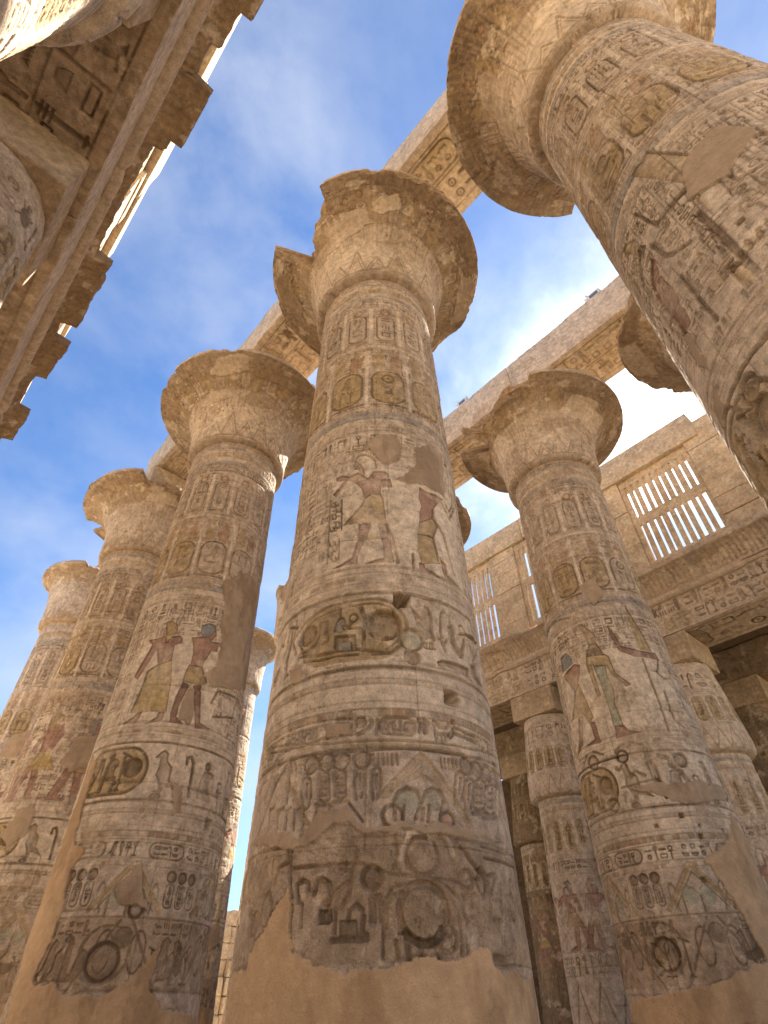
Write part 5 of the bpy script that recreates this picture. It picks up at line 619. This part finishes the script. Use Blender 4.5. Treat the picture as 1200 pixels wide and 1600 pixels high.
# ------------------------------------------------------------------ beams
def beam(name, label, u0, u1, vf, sn, depth, z0, z1, res, seed, front=None, soffit=None, group=None, topvar=.12, tone='stone', chip=.05, endcut=(0, 0)):
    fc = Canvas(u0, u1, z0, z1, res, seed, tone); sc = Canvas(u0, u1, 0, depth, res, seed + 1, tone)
    if front: front(fc)
    if soffit: soffit(sc)
    fc.age(.8); sc.age(.6)
    us = fc.xs; nu = len(us)
    F, FC = fc.h[::-1].T, fc.c[::-1].transpose(1, 0, 2); Z = fc.ys[::-1]; nf = len(Z)
    So, SC = sc.h.T, sc.c.transpose(1, 0, 2); dd = sc.ys; ns = len(dd)
    def edge(x, L): return np.minimum(1, np.minimum(x, L - x) / .03)
    F = F * edge(Z - z0, z1 - z0)[None]; So = So * edge(dd, depth)[None]
    tv = topvar * (np.round(3 * fbm(us, us * 0 + seed, .35, 2, seed)) / 3 + .5 * fbm(us, us * 0, 1.6, 4, seed + 3) - .75)
    tz = lambda z: z + tv[:, None] * np.clip((z - z0) / (z1 - z0), 0, 1) ** 3
    ch = chip * sst(.45, .8, fbm(us, us * 0 + 5, 1.1, 5, seed + 6))[:, None]
    eb = lambda x: ch * np.exp(-(x / .07))
    ins = .02 * (fbm(us[:, None] + 0 * Z[None], Z[None] + 0 * us[:, None], .8, 3, seed + 7) - .5)
    Yf = vf + sn * (F + ins - eb(Z - z0)[:, :] - eb(z1 - Z)); Zf = tz(Z[None] + eb(Z - z0) * 1.0 + 0 * F)
    Ys = vf - sn * dd[None] + 0 * So; Ys = Ys - sn * eb(dd)[:, :]; Zs = z0 - So + eb(dd)
    zb = np.array([z0 + .03, z0 + .3, (z0 + z1) / 2, z1 - .25, z1 - .03]); Yb = np.full((nu, 5), vf - sn * depth); Zb = tz(zb[None] + np.zeros((nu, 1)))
    dt_ = np.array([depth - .03, depth * .5, .15, .03]); Yt = vf - sn * dt_[None] + np.zeros((nu, 1)); Zt = tz(np.full((nu, 4), z1))
    Y = np.concatenate([Yf, Ys[:, 1:], Yb, Yt], 1); Zz = np.concatenate([Zf, Zs[:, 1:], Zb, Zt], 1)
    cz = np.array(PAL[tone], np.float32); Cc = np.concatenate([FC, SC[:, 1:], np.broadcast_to(cz, (nu, 9, 3))], 1)
    U = np.repeat(us[:, None], Y.shape[1], 1).copy()
    wob = .10 * (fbm(Y, Zz, 1.4, 4, seed + 8) - .5); e0 = np.exp(-(us - u0) / .1)[:, None]; e1 = np.exp(-(u1 - us) / .1)[:, None]
    U += wob * e0 * (endcut[0] * 6 + .3) + wob * e1 * (endcut[1] * 6 + .3)
    P = np.stack([U, Y, Zz], -1); n = P.shape[1]
    o = grid(name, P, Cc, M_REL, None, (0, 0, 0), True, sn > 0, caps=([i for i in range(n)] if sn > 0 else [i for i in range(n)][::-1], [(nu - 1) * n + i for i in range(n)][::-1] if sn > 0 else [(nu - 1) * n + i for i in range(n)]))
    return tag(o, label, 'architrave', group)

def soffit_text(seed, rows=2, col='shade_ink', wash='ochre', margin=.28, depth=.04):
    def fn(cv):
        rng = random.Random(seed); L = cv.y1; cv.band(0, L, 'brown', .7 if wash == 'brown' else 0); cv.band(margin * .7, L - margin * .7, wash, .38)  # brown base paints extra shade into the left soffits
        h = (L - 2 * margin) / rows
        for k in range(rows + 1): cv.line([(cv.x0, margin + k * h), (cv.x1, margin + k * h)], .04, .03, col)
        for k in range(rows):
            a = margin + k * h + .08; b = margin + (k + 1) * h - .08; x = cv.x0 + .1
            while x < cv.x1 - 1:
                if rng.random() < .35 and x + 2.4 * h < cv.x1:
                    cv.rrect(x, a + .03, x + 2.1 * h, b - .03, .3, .06, depth, col, wash, fop=.6); cv.htext(x + .2, x + 2.0 * h, a + .13 * h, b - .13 * h, depth, rng.choice((col, 'grey')), rng); x += 2.25 * h
                else: cv.htext(x, min(x + 3.5 * h, cv.x1), a, b, depth, rng.choice((col, 'grey', col)), rng, .04); x += 3.3 * h
    return fn
def front_text(seed, rows, depth=.03, wash='pale'):
    def fn(cv):
        rng = random.Random(seed); h = (cv.y1 - cv.y0 - .16) / rows; cv.band(cv.y0, cv.y1, wash, .25)
        for k in range(rows):
            a = cv.y0 + .08 + k * h; cv.groove(a, .03, .02); x = cv.x0
            while x < cv.x1 - .5:
                if rng.random() < .3 and x + 2 * h < cv.x1: cv.rrect(x, a + .1 * h, x + 1.7 * h, a + .9 * h, .25, .04, depth, 'brown', 'ochre', fop=.4); cv.htext(x + .15 * h, x + 1.6 * h, a + .2 * h, a + .8 * h, depth, 'brown', rng); x += 1.8 * h
                else: cv.htext(x, min(x + 2 * h, cv.x1), a + .1 * h, a + .9 * h, depth, rng.choice(('shade_ink', 'grey', 'shade_ink')), rng, .06); x += 2.02 * h
        cv.groove(cv.y1 - .06, .03, .02)
    return fn
def worn_front(seed):
    def fn(cv):
        cv.band(cv.y0, cv.y1, 'pale', .35)
        for k in range(3): cv.groove(cv.y0 + .3 + .5 * k + .1 * (seed % 3), .02, .012, 'brown', .3)
    return fn

# ------------------------------------------------------------------ cavetto cornice with its torus
def cornice(name, label, u0, u1, vf, sn, zb, lim, res, seed, ov=.76, ht=1.05, tone='stone'):
    t = thing(name, label, 'cornice', (0, 0, 0))
    a = np.linspace(0, 1, int(1.25 / res)); d = ov * (1 - np.cos(a * math.pi / 2 * .98)) ; z = zb + (ht - .27) * np.sin(a * math.pi / 2)
    d = np.concatenate([d, np.full(6, d[-1] + .03)]); z = np.concatenate([z, z[-1] + np.linspace(.01, .27, 6)])
    arc = np.concatenate([[0], np.cumsum(np.hypot(np.diff(d), np.diff(z)))])
    cv = Canvas(u0, u1, 0, float(arc[-1]), res, seed, tone); rng = random.Random(seed)
    x = u0
    while x < u1:
        if rng.random() < .85: cv.line([(x, .1), (x, float(arc[-1]) - .36)], .085, .025, rng.choice(('brown', 'ochre', 'rust', 'brown')), .5)
        x += .2
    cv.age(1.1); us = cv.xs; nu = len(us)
    H = np.stack([np.interp(arc, cv.ys, cv.h[:, i]) for i in range(nu)]); C = np.stack([np.stack([np.interp(arc, cv.ys, cv.c[:, i, k]) for k in range(3)], -1) for i in range(nu)])
    D = d[None] + H
    extra_d = np.array([ov * .7, .2, -.3, -.9, -.9, -.3]); extra_z = np.array([zb + ht, zb + ht, zb + ht, zb + ht, zb - .0, zb - .02])
    D = np.concatenate([D, np.broadcast_to(extra_d, (nu, 6))], 1); Z = np.broadcast_to(np.concatenate([z, extra_z])[None], D.shape).copy()
    C = np.concatenate([C, np.broadcast_to(np.array(PAL['stone'], np.float32), (nu, 6, 3))], 1)
    L = lim(us)[:, None] + .20 * (fbm(us[:, None] + 0 * Z, Z * 1.0, 1.7, 5, seed + 4, .6) - .5) * (lim(us)[:, None] < ov)
    cutm = np.clip((D - L) / .04, 0, 1); D = np.minimum(D, np.maximum(L, -.1)); C = C + (np.array(PAL['brown'], np.float32) - C) * (cutm * .8)[..., None]
    P = np.stack([np.repeat(us[:, None], D.shape[1], 1), vf + sn * D, Z], -1); n = P.shape[1]
    r0 = list(range(n)); r1 = [(nu - 1) * n + i for i in range(n)]
    # profile runs upward along the front: opposite sense to beams
    grid('cavetto', P, C, M_REL, t, (0, 0, 0), True, sn < 0, caps=(r0[::-1], r1) if sn < 0 else (r0, r1[::-1]))
    k = 14; us2 = np.arange(u0, u1, .08); th_ = np.linspace(-math.pi * .75, math.pi * .75, k)
    rr = .17 + .02 * (fbm(us2[:, None] + 0 * th_[None], th_[None] + 0 * us2[:, None], 1.5, 4, seed + 6) - .5) - .1 * sst(.58, .7, fbm(us2, us2 * 0, .8, 4, seed + 12))[:, None]
    P = np.stack([np.repeat(us2[:, None], k, 1), vf + sn * (.03 + rr * np.cos(th_)[None]), zb - .17 + rr * np.sin(th_)[None]], -1)
    g = .8 + .4 * fbm(us2[:, None] + 0 * th_[None], th_[None] + 0 * us2[:, None], 1.2, 4, seed + 14)
    grid('torus_moulding', P, np.array(PAL['stone'], np.float32)[None, None] * g[..., None], M_REL, t, (0, 0, 0), False, sn < 0)
    return t

# ------------------------------------------------------------------ clerestory
def clerestory(name, label, vf, sn, z0, zs, zw, zt, wins, piers, lintels, seed, sides=10):
    rng = random.Random(seed); t = thing(name, label, 'clerestory', (0, 0, 0))
    def V(a, b): return (vf - sn * b, vf - sn * a) if sn > 0 else (vf + a, vf + b)
    def rk(bm, ua, ub, da, db, za, zb, **k): 
        y0, y1 = V(da, db); rock(bm, ua, ub, y0, y1, za, zb, rng=rng, **k)
    for (ua, ub, top) in piers:
        bm = bmesh.new(); z = z0
        while z < top - .2:
            h = rng.uniform(.85, 1.15); h = top - z if z + h > top - .45 else h
            j = rng.uniform(0, .05)
            if ub - ua > 2.6:
                m = ua + (ub - ua) * rng.uniform(.4, .62); rk(bm, ua, m - .004, j, 1.2, z, z + h - .008, j=.012, cut=.03); rk(bm, m + .004, ub, rng.uniform(0, .05), 1.2, z, z + h - .008, j=.012, cut=.03)
            else: rk(bm, ua, ub, j, 1.2, z, z + h - .008, j=.012, cut=.03)
            z += h
        bm_obj('pier', bm, M_CLER, t)
    for (ua, ub, za, zb) in lintels:
        bm = bmesh.new(); rk(bm, ua + .01, ub - .01, -.10, 1.2, za, zb, j=.03, cut=.05); bm_obj('lintel', bm, M_CLER, t)
    for (ua, ub, zl, n) in wins:
        bm = bmesh.new(); d0, d1 = .14, .27
        hz = zw - zl
        def bx(a, b, c, d, e=0):
            y0, y1 = V(d0 + e, d1 - e); rock(bm, a, b, y0, y1, c, d, .004, .012, rng)
        zm0, zm1 = zl + hz * .455, zl + hz * .545
        bx(ua, ub, zl, zl + .32); bx(ua, ub, zm0, zm1); bx(ua, ub, zw - .42, zw)
        st = (ub - ua - .2) / n
        for (za, zb) in ((zl + .32, zm0), (zm1, zw - .42)):
            x = ua
            for k in range(n + 1):
                gap = rng.choice((.09, .11, .12, .13, .17)) ; c = ua + .1 + st * k
                e = ub if k == n else c + st * .5 - gap / 2 + rng.uniform(-.01, .01)
                bx(x, e, za - .004, zb + .004, .006); x = e + gap
        bm_obj('window_grille', bm, M_GRILLE, t)
    return t

# ------------------------------------------------------------------ smaller columns with closed buds
def small_column(ax, label, seed, res, front=1.7, tone='stone', zmin=0.0, group='closed bud columns of the side aisles', half=1.15, pale=.5, facing=None, zb=8.4, rs=1.0, br=1.0):
    t = thing('bud_column', label, 'column', (ax[0], ax[1], 0), group); f = facing_of(ax) if facing is None else facing; g = 1.25
    rng = random.Random(seed)
    def prof(y):
        return np.interp(y, [0, .5, 1.2, 6.5, zb - .06], [1.22 * rs, 1.33 * rs, 1.33 * rs, 1.2 * rs, 1.15 * rs]), y
    cv = Canvas(-front * g, front * g, zmin, zb - .04, res, seed, tone)
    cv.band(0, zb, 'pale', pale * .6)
    stripes(cv, zb - .62, zb - .1, 4, ['ochre', 'pale', 'blue', 'pale'], .012, .5)
    x = cv.x0
    while x < cv.x1:
        cv.cartouche(x, zb - 2.1, zb - .95, .36, .028, 'ochre', rng, 'shade_ink', 'pale'); cv.line([(x + .25, zb - 2.1), (x + .25, zb - .7)], .05, .012, 'pale'); x += .5
    for y in (zb - 2.2, zb - 2.3, zb - 2.75, zb - 2.85): cv.groove(y, .025, .014)
    cv.htext(cv.x0, cv.x1, zb - 2.7, zb - 2.36, .03, 'shade_ink', rng, .08)
    for k in range(int((cv.x1 - cv.x0) / 1.0)): person_relief(cv, cv.x0 + .45 + k * 1.0, zb - 5.1, 1.9, rng, 1)
    cv.groove(zb - 5.15, .03, .02); cv.htext(cv.x0, cv.x1, zb - 5.75, zb - 5.25, .035, 'grey', rng); cv.groove(zb - 5.8, .03, .02)
    x = cv.x0
    while x < cv.x1: cv.line([(x, 1.0), (x + .4, 2.4), (x + .8, 1.0)], .05, .025, 'brown'); x += .8
    cv.age(.9, drum_joints(rng, cv.x0, cv.x1, .8, zb - .3))
    cv.plaster([(cv.x0 - .1, -.3), (cv.x0 - .1, 1.2), (-.6, .9), (.2, 1.3), (cv.x1 + .1, 1.0), (cv.x1 + .1, -.3)])
    revolve('shaft', ax, prof, cv, M_REL, t, g, f)
    def bud(y):
        tt = [0, .1, .2, .35, .6, 1.2, 3.72]; return np.interp(y, tt, [1.16 * rs, 1.34 * rs * (br + 1) / 2, 1.42 * rs * br, 1.46 * rs * br, 1.46 * rs * br, 1.40 * rs * br, 1.13 * rs * br]), np.interp(y, tt, [zb - .1, zb - .06, zb + .0, zb + .14, zb + .39, zb + .95, 11.75 - .02])
    cb = Canvas(-front * g, front * g, 0, 3.72, res, seed + 3, tone); cb.band(0, 3.72, 'pale', pale * .6)
    x = cb.x0
    while x < cb.x1: cb.line([(x, .15), (x + .2, .95), (x + .4, .15)], .04, .02, 'rust', .6); x += .4
    for y in (1.02, 1.1, 2.3, 2.38, 2.46, 3.3, 3.4): cb.groove(y, .025, .014)
    x = cb.x0
    while x < cb.x1: cb.cartouche(x, 1.2, 2.2, .34, .028, 'ochre' if int(x * 5) % 2 else 'rust', rng, 'shade_ink', 'grey'); x += .47
    cb.htext(cb.x0, cb.x1, 2.55, 3.25, .03, 'shade_ink', rng, .06); cb.age(.8)
    revolve('capital', ax, bud, cb, M_REL, t, g, f)
    bm = bmesh.new(); rock(bm, ax[0] - half, ax[0] + half, ax[1] - half, ax[1] + half, 11.75, 12.895, .015, .04, rng); bm_obj('abacus', bm, M_PLAIN, t, (ax[0], ax[1], 0))
    return t

M_CLER = stone_mat('warm_block_sandstone', False, (.64, .49, .33), .5); M_GRILLE = stone_mat('grille_sandstone', False, (.64, .49, .33), .4)

# =================================================================== THE PLACE
gy = np.linspace(-400, 400, 81); gx = np.linspace(-400, 400, 81); GX, GY = np.meshgrid(gx, gy)
far = np.clip((np.hypot(GX, GY) - 90) / 300, 0, 1)
go = grid('ground', np.stack([GX, GY, 1.5 * far * fbm(GX.astype(np.float32), GY.astype(np.float32), .01, 3, 3)], -1), None, M_SAND); go['kind'] = 'structure'

great_column('A1', 'great_column', 'central great column with two red and ochre figures and a broken capital rim', 11, FINE * .0105, breaks=((-1.28, -.45, 1.95, 2.9),))
great_column('A2', 'great_column', 'great column left of the central one with two ochre-kilted figures and a full round capital', 23, FINE * .0135, breaks=((-1.0, -.8, 3.2),))
great_column('A3', 'great_column', 'great column third along the near row whose capital rim is cut off on the right', 31, FINE * .02, breaks=((-.42, .75, 2.65), (-2.3, -1.95, 2.6)))
great_column('A4', 'great_column', 'farthest great column at the left edge with a stump of a capital, no rim left', 43, FINE * .034, flare=.5, breaks=((-.35, .3, 2.15), (.9, 1.4, 2.2), (-1.4, -1.1, 2.4)), abacus='stump')
great_column('A0', 'great_column', 'great column leaning into the top right corner, nearest, with a wide dark capital', 57, FINE * .0115, breaks=((-2.9, -2.25, 3.1),), zmin=2.0)
great_column('B1', 'great_column', 'great column right of centre with a ragged capital broken on its left side', 61, FINE * .015, breaks=((-1.40, -1.05, 2.2), (-1.05, .14, 2.25, 3.2)))
great_column('B0', 'great_column', 'great column of the far row mostly hidden behind the top right column', 71, FINE * .022, plasters=False)
great_column('B2', 'great_column', 'great column hidden behind the central column, only its capital rim showing', 83, FINE * .035)
great_column('B3', 'great_column', 'great column peeking out left of the central column as a sliver of rimless capital', 91, FINE * .045, flare=.12, breaks=((-1.2, -.6, 1.8),), abacus=False)
great_column('B4', 'great_column', 'pale sunlit great column in the gap between the two middle columns', 97, FINE * .045, flare=.6, breaks=((-.6, .3, 2.3), (1.2, 1.5, 2.4)), abacus=False)

gA = 'great architrave blocks of the near row'; gB = 'great architrave blocks of the far row'
beam('architrave', 'architrave block of the near row above the top right column, outermost to the right', -6.0, -1.24, -4.4, 1, 2.5, 21.6, 23.7, .045, 101, worn_front(1), soffit_text(1), gA)
beam('architrave', 'architrave block of the near row between central and top right capitals with carved ochre underside', -1.22, 6.23, -4.4, 1, 2.5, 21.6, 23.7, .03, 102, worn_front(2), soffit_text(2, wash='yellow', depth=.05), gA)
beam('architrave', 'architrave block of the near row between the central and left capitals with a cracked underside', 6.25, 13.98, -4.4, 1, 2.5, 21.6, 23.7, .035, 103, worn_front(3), soffit_text(3, depth=.05), gA)
beam('architrave', 'last architrave block of the near row, broken off beyond the third capital', 14.0, 22.9, -4.4, 1, 2.5, 21.6, 23.7, .045, 104, worn_front(4), soffit_text(4), gA, endcut=(0, 1.5))
beam('architrave', 'architrave block of the far row behind the top right column shaft', -6.0, -.9, -13.95, 1, 2.5, 21.5, 23.5, .05, 105, worn_front(5), soffit_text(5), gB)
beam('architrave', 'architrave block of the far row right of the ragged capital, carved underside in view', -.88, 6.62, -13.95, 1, 2.5, 21.5, 23.5, .035, 106, worn_front(6), soffit_text(6, wash='yellow', depth=.05), gB)
beam('architrave', 'architrave block of the far row left of the ragged capital with a floodlight on it', 6.64, 15.6, -13.95, 1, 2.5, 21.5, 23.5, .045, 107, worn_front(7), soffit_text(7), gB, endcut=(0, 1))

# right side aisle: bud columns, architraves, cornice, clerestory
small_column((13.85, -23.15), 'bud column at the right aisle edge just right of the central column', 121, .022, pale=.7)
small_column((7.46, -23.15), 'bud column behind the right hand great column, under the lit architrave', 122, .024, pale=.7)
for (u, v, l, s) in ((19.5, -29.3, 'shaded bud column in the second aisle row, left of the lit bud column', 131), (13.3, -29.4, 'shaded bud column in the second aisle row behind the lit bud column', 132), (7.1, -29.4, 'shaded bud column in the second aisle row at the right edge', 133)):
    small_column((u, v), l, s, .045, tone='grey', pale=.0)  # tone darkened to hold the shade of the inner aisle
gR = 'architrave blocks of the right aisle'
beam('architrave', 'carved architrave block under the grilles at the far right', -6, 7.45, -22, 1, 2.3, 12.9, 14.4, .032, 141, front_text(11, 2), soffit_text(11, 1), gR, topvar=.0)
beam('architrave', 'carved architrave block between the two bud columns of the right aisle', 7.47, 13.84, -22, 1, 2.3, 12.9, 14.4, .032, 142, front_text(12, 2), soffit_text(12, 1), gR, topvar=.0)
beam('architrave', 'carved architrave block left of the lit bud column, half hidden by the central column', 13.86, 21, -22, 1, 2.3, 12.9, 14.4, .045, 143, front_text(13, 2), soffit_text(13, 1), gR, topvar=.0)
beam('architrave', 'shaded inner architrave of the second aisle row', -6, 21, -28.3, 1, 2.2, 12.9, 14.4, .08, 144, front_text(14, 1), soffit_text(14, 1), gR, topvar=.0, tone='dark')  # dark tone paints in the aisle shade here too
def limR(u): return np.where(u > 12.2, np.where(u > 13.6, .62, .35), 2.0) - .3 * sst(8.0, 7.4, u) * sst(6.2, 6.9, u)
cornice('cornice', 'ribbed cavetto cornice under the stone grilles of the right wall, chipped along its lip', -6, 21, -22, 1, 14.62, limR, .03, 151)
clerestory('clerestory_wall', 'clerestory wall of sandstone blocks with tall slotted window grilles, on the right', -22, 1, 15.69, 16.2, 21.28, 22.75,
           [(3.05, 6.53, 16.05, 10), (8.2, 13.1, 16.05, 14), (14.8, 19.6, 16.05, 14)],
           [(-6, 3.04, 22.2), (6.54, 8.19, 21.28), (13.11, 14.79, 21.28), (19.61, 21, 21.28)],
           [(2.3, 7.3, 21.3, 22.78), (7.3, 12.3, 21.3, 22.72), (12.3, 16.8, 21.3, 22.7), (16.8, 21, 21.3, 22.6)], 152)
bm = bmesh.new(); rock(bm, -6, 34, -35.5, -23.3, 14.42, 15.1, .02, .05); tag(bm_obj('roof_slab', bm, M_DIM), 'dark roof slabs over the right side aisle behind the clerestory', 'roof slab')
bm = bmesh.new(); rock(bm, -8, 34, -36.5, -35.6, 0, 14.4, .02, .05); rock(bm, 33.2, 34.0, -35.55, -24.0, 0, 14.38, .02, .05); tag(bm_obj('hall_or_added_wall', bm, M_DIM), 'dim inner wall deep behind the bud columns of the right aisle, plus an added end block', 'wall')  # shade-dark colour; the end block is added to keep light out

# left side: bud columns close overhead, architrave, broken cornice, clerestory remains
small_column((6.83, 2.78), 'bud column at the left edge seen from below beside the dark inscribed soffit', 161, .02, zmin=3, rs=.98, pale=.35)
small_column((2.0, 2.85), 'sunlit bud column in the top left corner, nearest overhead', 162, .014, zmin=3, rs=1.15, zb=9.35, pale=.9, br=.89)
small_column((12.6, 2.78), 'bud column of the left aisle out past the left edge', 163, .06)
gL = 'architrave blocks of the left aisle'
beam('architrave', 'dark inscribed architrave block overhead in the top left corner', -6, 1.98, 1.46, -1, 2.5, 12.9, 14.4, .04, 171, worn_front(8), soffit_text(21, 2, 'shade_ink', 'brown'), gL, topvar=.0)
beam('architrave', 'dark inscribed architrave block between the two bud columns at top left', 2.0, 6.82, 1.46, -1, 2.5, 12.9, 14.4, .022, 172, worn_front(9), soffit_text(22, 2, 'shade_ink', 'brown', depth=.07), gL, topvar=.0)
beam('architrave', 'long weathered architrave running down the left edge', 6.84, 26, 1.46, -1, 2.5, 12.9, 14.4, .045, 173, worn_front(10), soffit_text(23, 2, 'shade_ink', 'brown'), gL, topvar=.0)
def limL(u):
    o = np.full(u.shape, .26)
    for a, b, v in ((-6, 2.2, .5), (2.2, 2.65, 2), (2.65, 3.4, .55), (3.4, 4.05, .38), (4.1, 5.42, 2), (5.42, 5.7, .5), (8.85, 9.3, .62), (9.3, 11.1, .66), (11.8, 12.4, .66), (12.4, 13.3, .63), (15, 16.4, .6)): o = np.where((u >= a) & (u < b), v, o)
    return o
cornice('cornice', 'broken cornice with jagged dark teeth against the sky at the left', -6, 26, 1.46, -1, 14.62, limL, .03, 181, tone='brown')  # brown tone puts the overhang's shade into the stone colour
clerestory('clerestory_wall', 'sunlit clerestory remains rising above the broken left cornice', 1.46, -1, 15.69, 16.2, 21.4, 23.1,
           [(4.4, 9.0, 16.05, 14), (10.8, 15.2, 16.05, 14)], [(-6, 4.39, 21.4), (9.01, 10.79, 21.4), (15.21, 17.4, 21.2), (17.41, 20.5, 19.6), (20.51, 26, 18.6)],
           [(-6, 1, 21.42, 23.1), (1, 6.4, 21.42, 23.2), (6.4, 10, 21.42, 23.9), (10, 13.2, 21.42, 23.1), (13.2, 16.8, 21.42, 22.6)], 182)

bm = bmesh.new()  # wall behind the camera, added to bounce warm sun onto shaded shafts
for k in range(13):
    for i in range(22): rock(bm, -26 + i * 3.1, -26 + i * 3.1 + 3.08, 14.0, 15.5, k * 1.04, k * 1.04 + 1.03, .015, .04)
tag(bm_obj('hall_or_added_wall', bm, M_CLER), 'unseen outer hall wall of squared blocks added behind the viewer to bounce warm light', 'wall')
# ruined wall far off in the gap
rg = random.Random(3); bm = bmesh.new()
for i in range(14):
    v0 = -34 + i * 1.5; top = max(1, int(9 - abs(i - 5) * .8 + rg.uniform(-1.5, 1)))
    for k in range(top):
        rock(bm, 46 + rg.uniform(0, .4), 48.5, v0 + rg.uniform(-.05, .05), v0 + 1.45, k * 1.0, k * 1.0 + .97, .05, .1, rg)
tag(bm_obj('ruined_wall', bm, M_CLER), 'ruined block wall low in the gap between the two middle columns', 'wall')

# floodlights on the far architrave
def floodlight(u, label, z=23.5):
    t = thing('floodlight', label, 'floodlight', (u, -14.15, z), 'floodlights on the far architrave')
    def bx(n, m, x0, x1, y0, y1, z0, z1, p=t, cut=.01, rot=0):
        b = bmesh.new(); rock(b, x0, x1, y0, y1, z0, z1, 0, cut)
        if rot: bmesh.ops.rotate(b, verts=b.verts, cent=(0, 0, .3), matrix=Matrix.Rotation(rot, 3, 'Y'))
        return bm_obj(n, b, m, p)
    h = bx('housing', M_METAL, -.34, .34, -.25, .12, .06, .50)
    f = bx('frame', M_WHITE, -.37, .37, .122, .17, .03, .53); 
    bx('glass', M_GLASS, -.25, .25, .172, .18, .14, .42)
    bx('bracket', M_METAL, .36, .42, -.2, .1, -.12, .40); bx('bracket', M_METAL, -.42, -.36, -.2, .1, -.12, .40)
    bx('fin', M_METAL, .05, .10, -.1, .1, .5, 1.0, rot=.55); bx('fin', M_METAL, .0, .05, -.1, .1, .5, .95, rot=1.1); bx('fin', M_METAL, -.25, -.21, -.1, .1, .5, .75, rot=-.3)
    t.scale = (.75, .75, .75)
    return t
floodlight(9.35, 'small floodlight on the far architrave left of the ragged capital')
floodlight(2.05, 'small floodlight on the far architrave near the top right column')
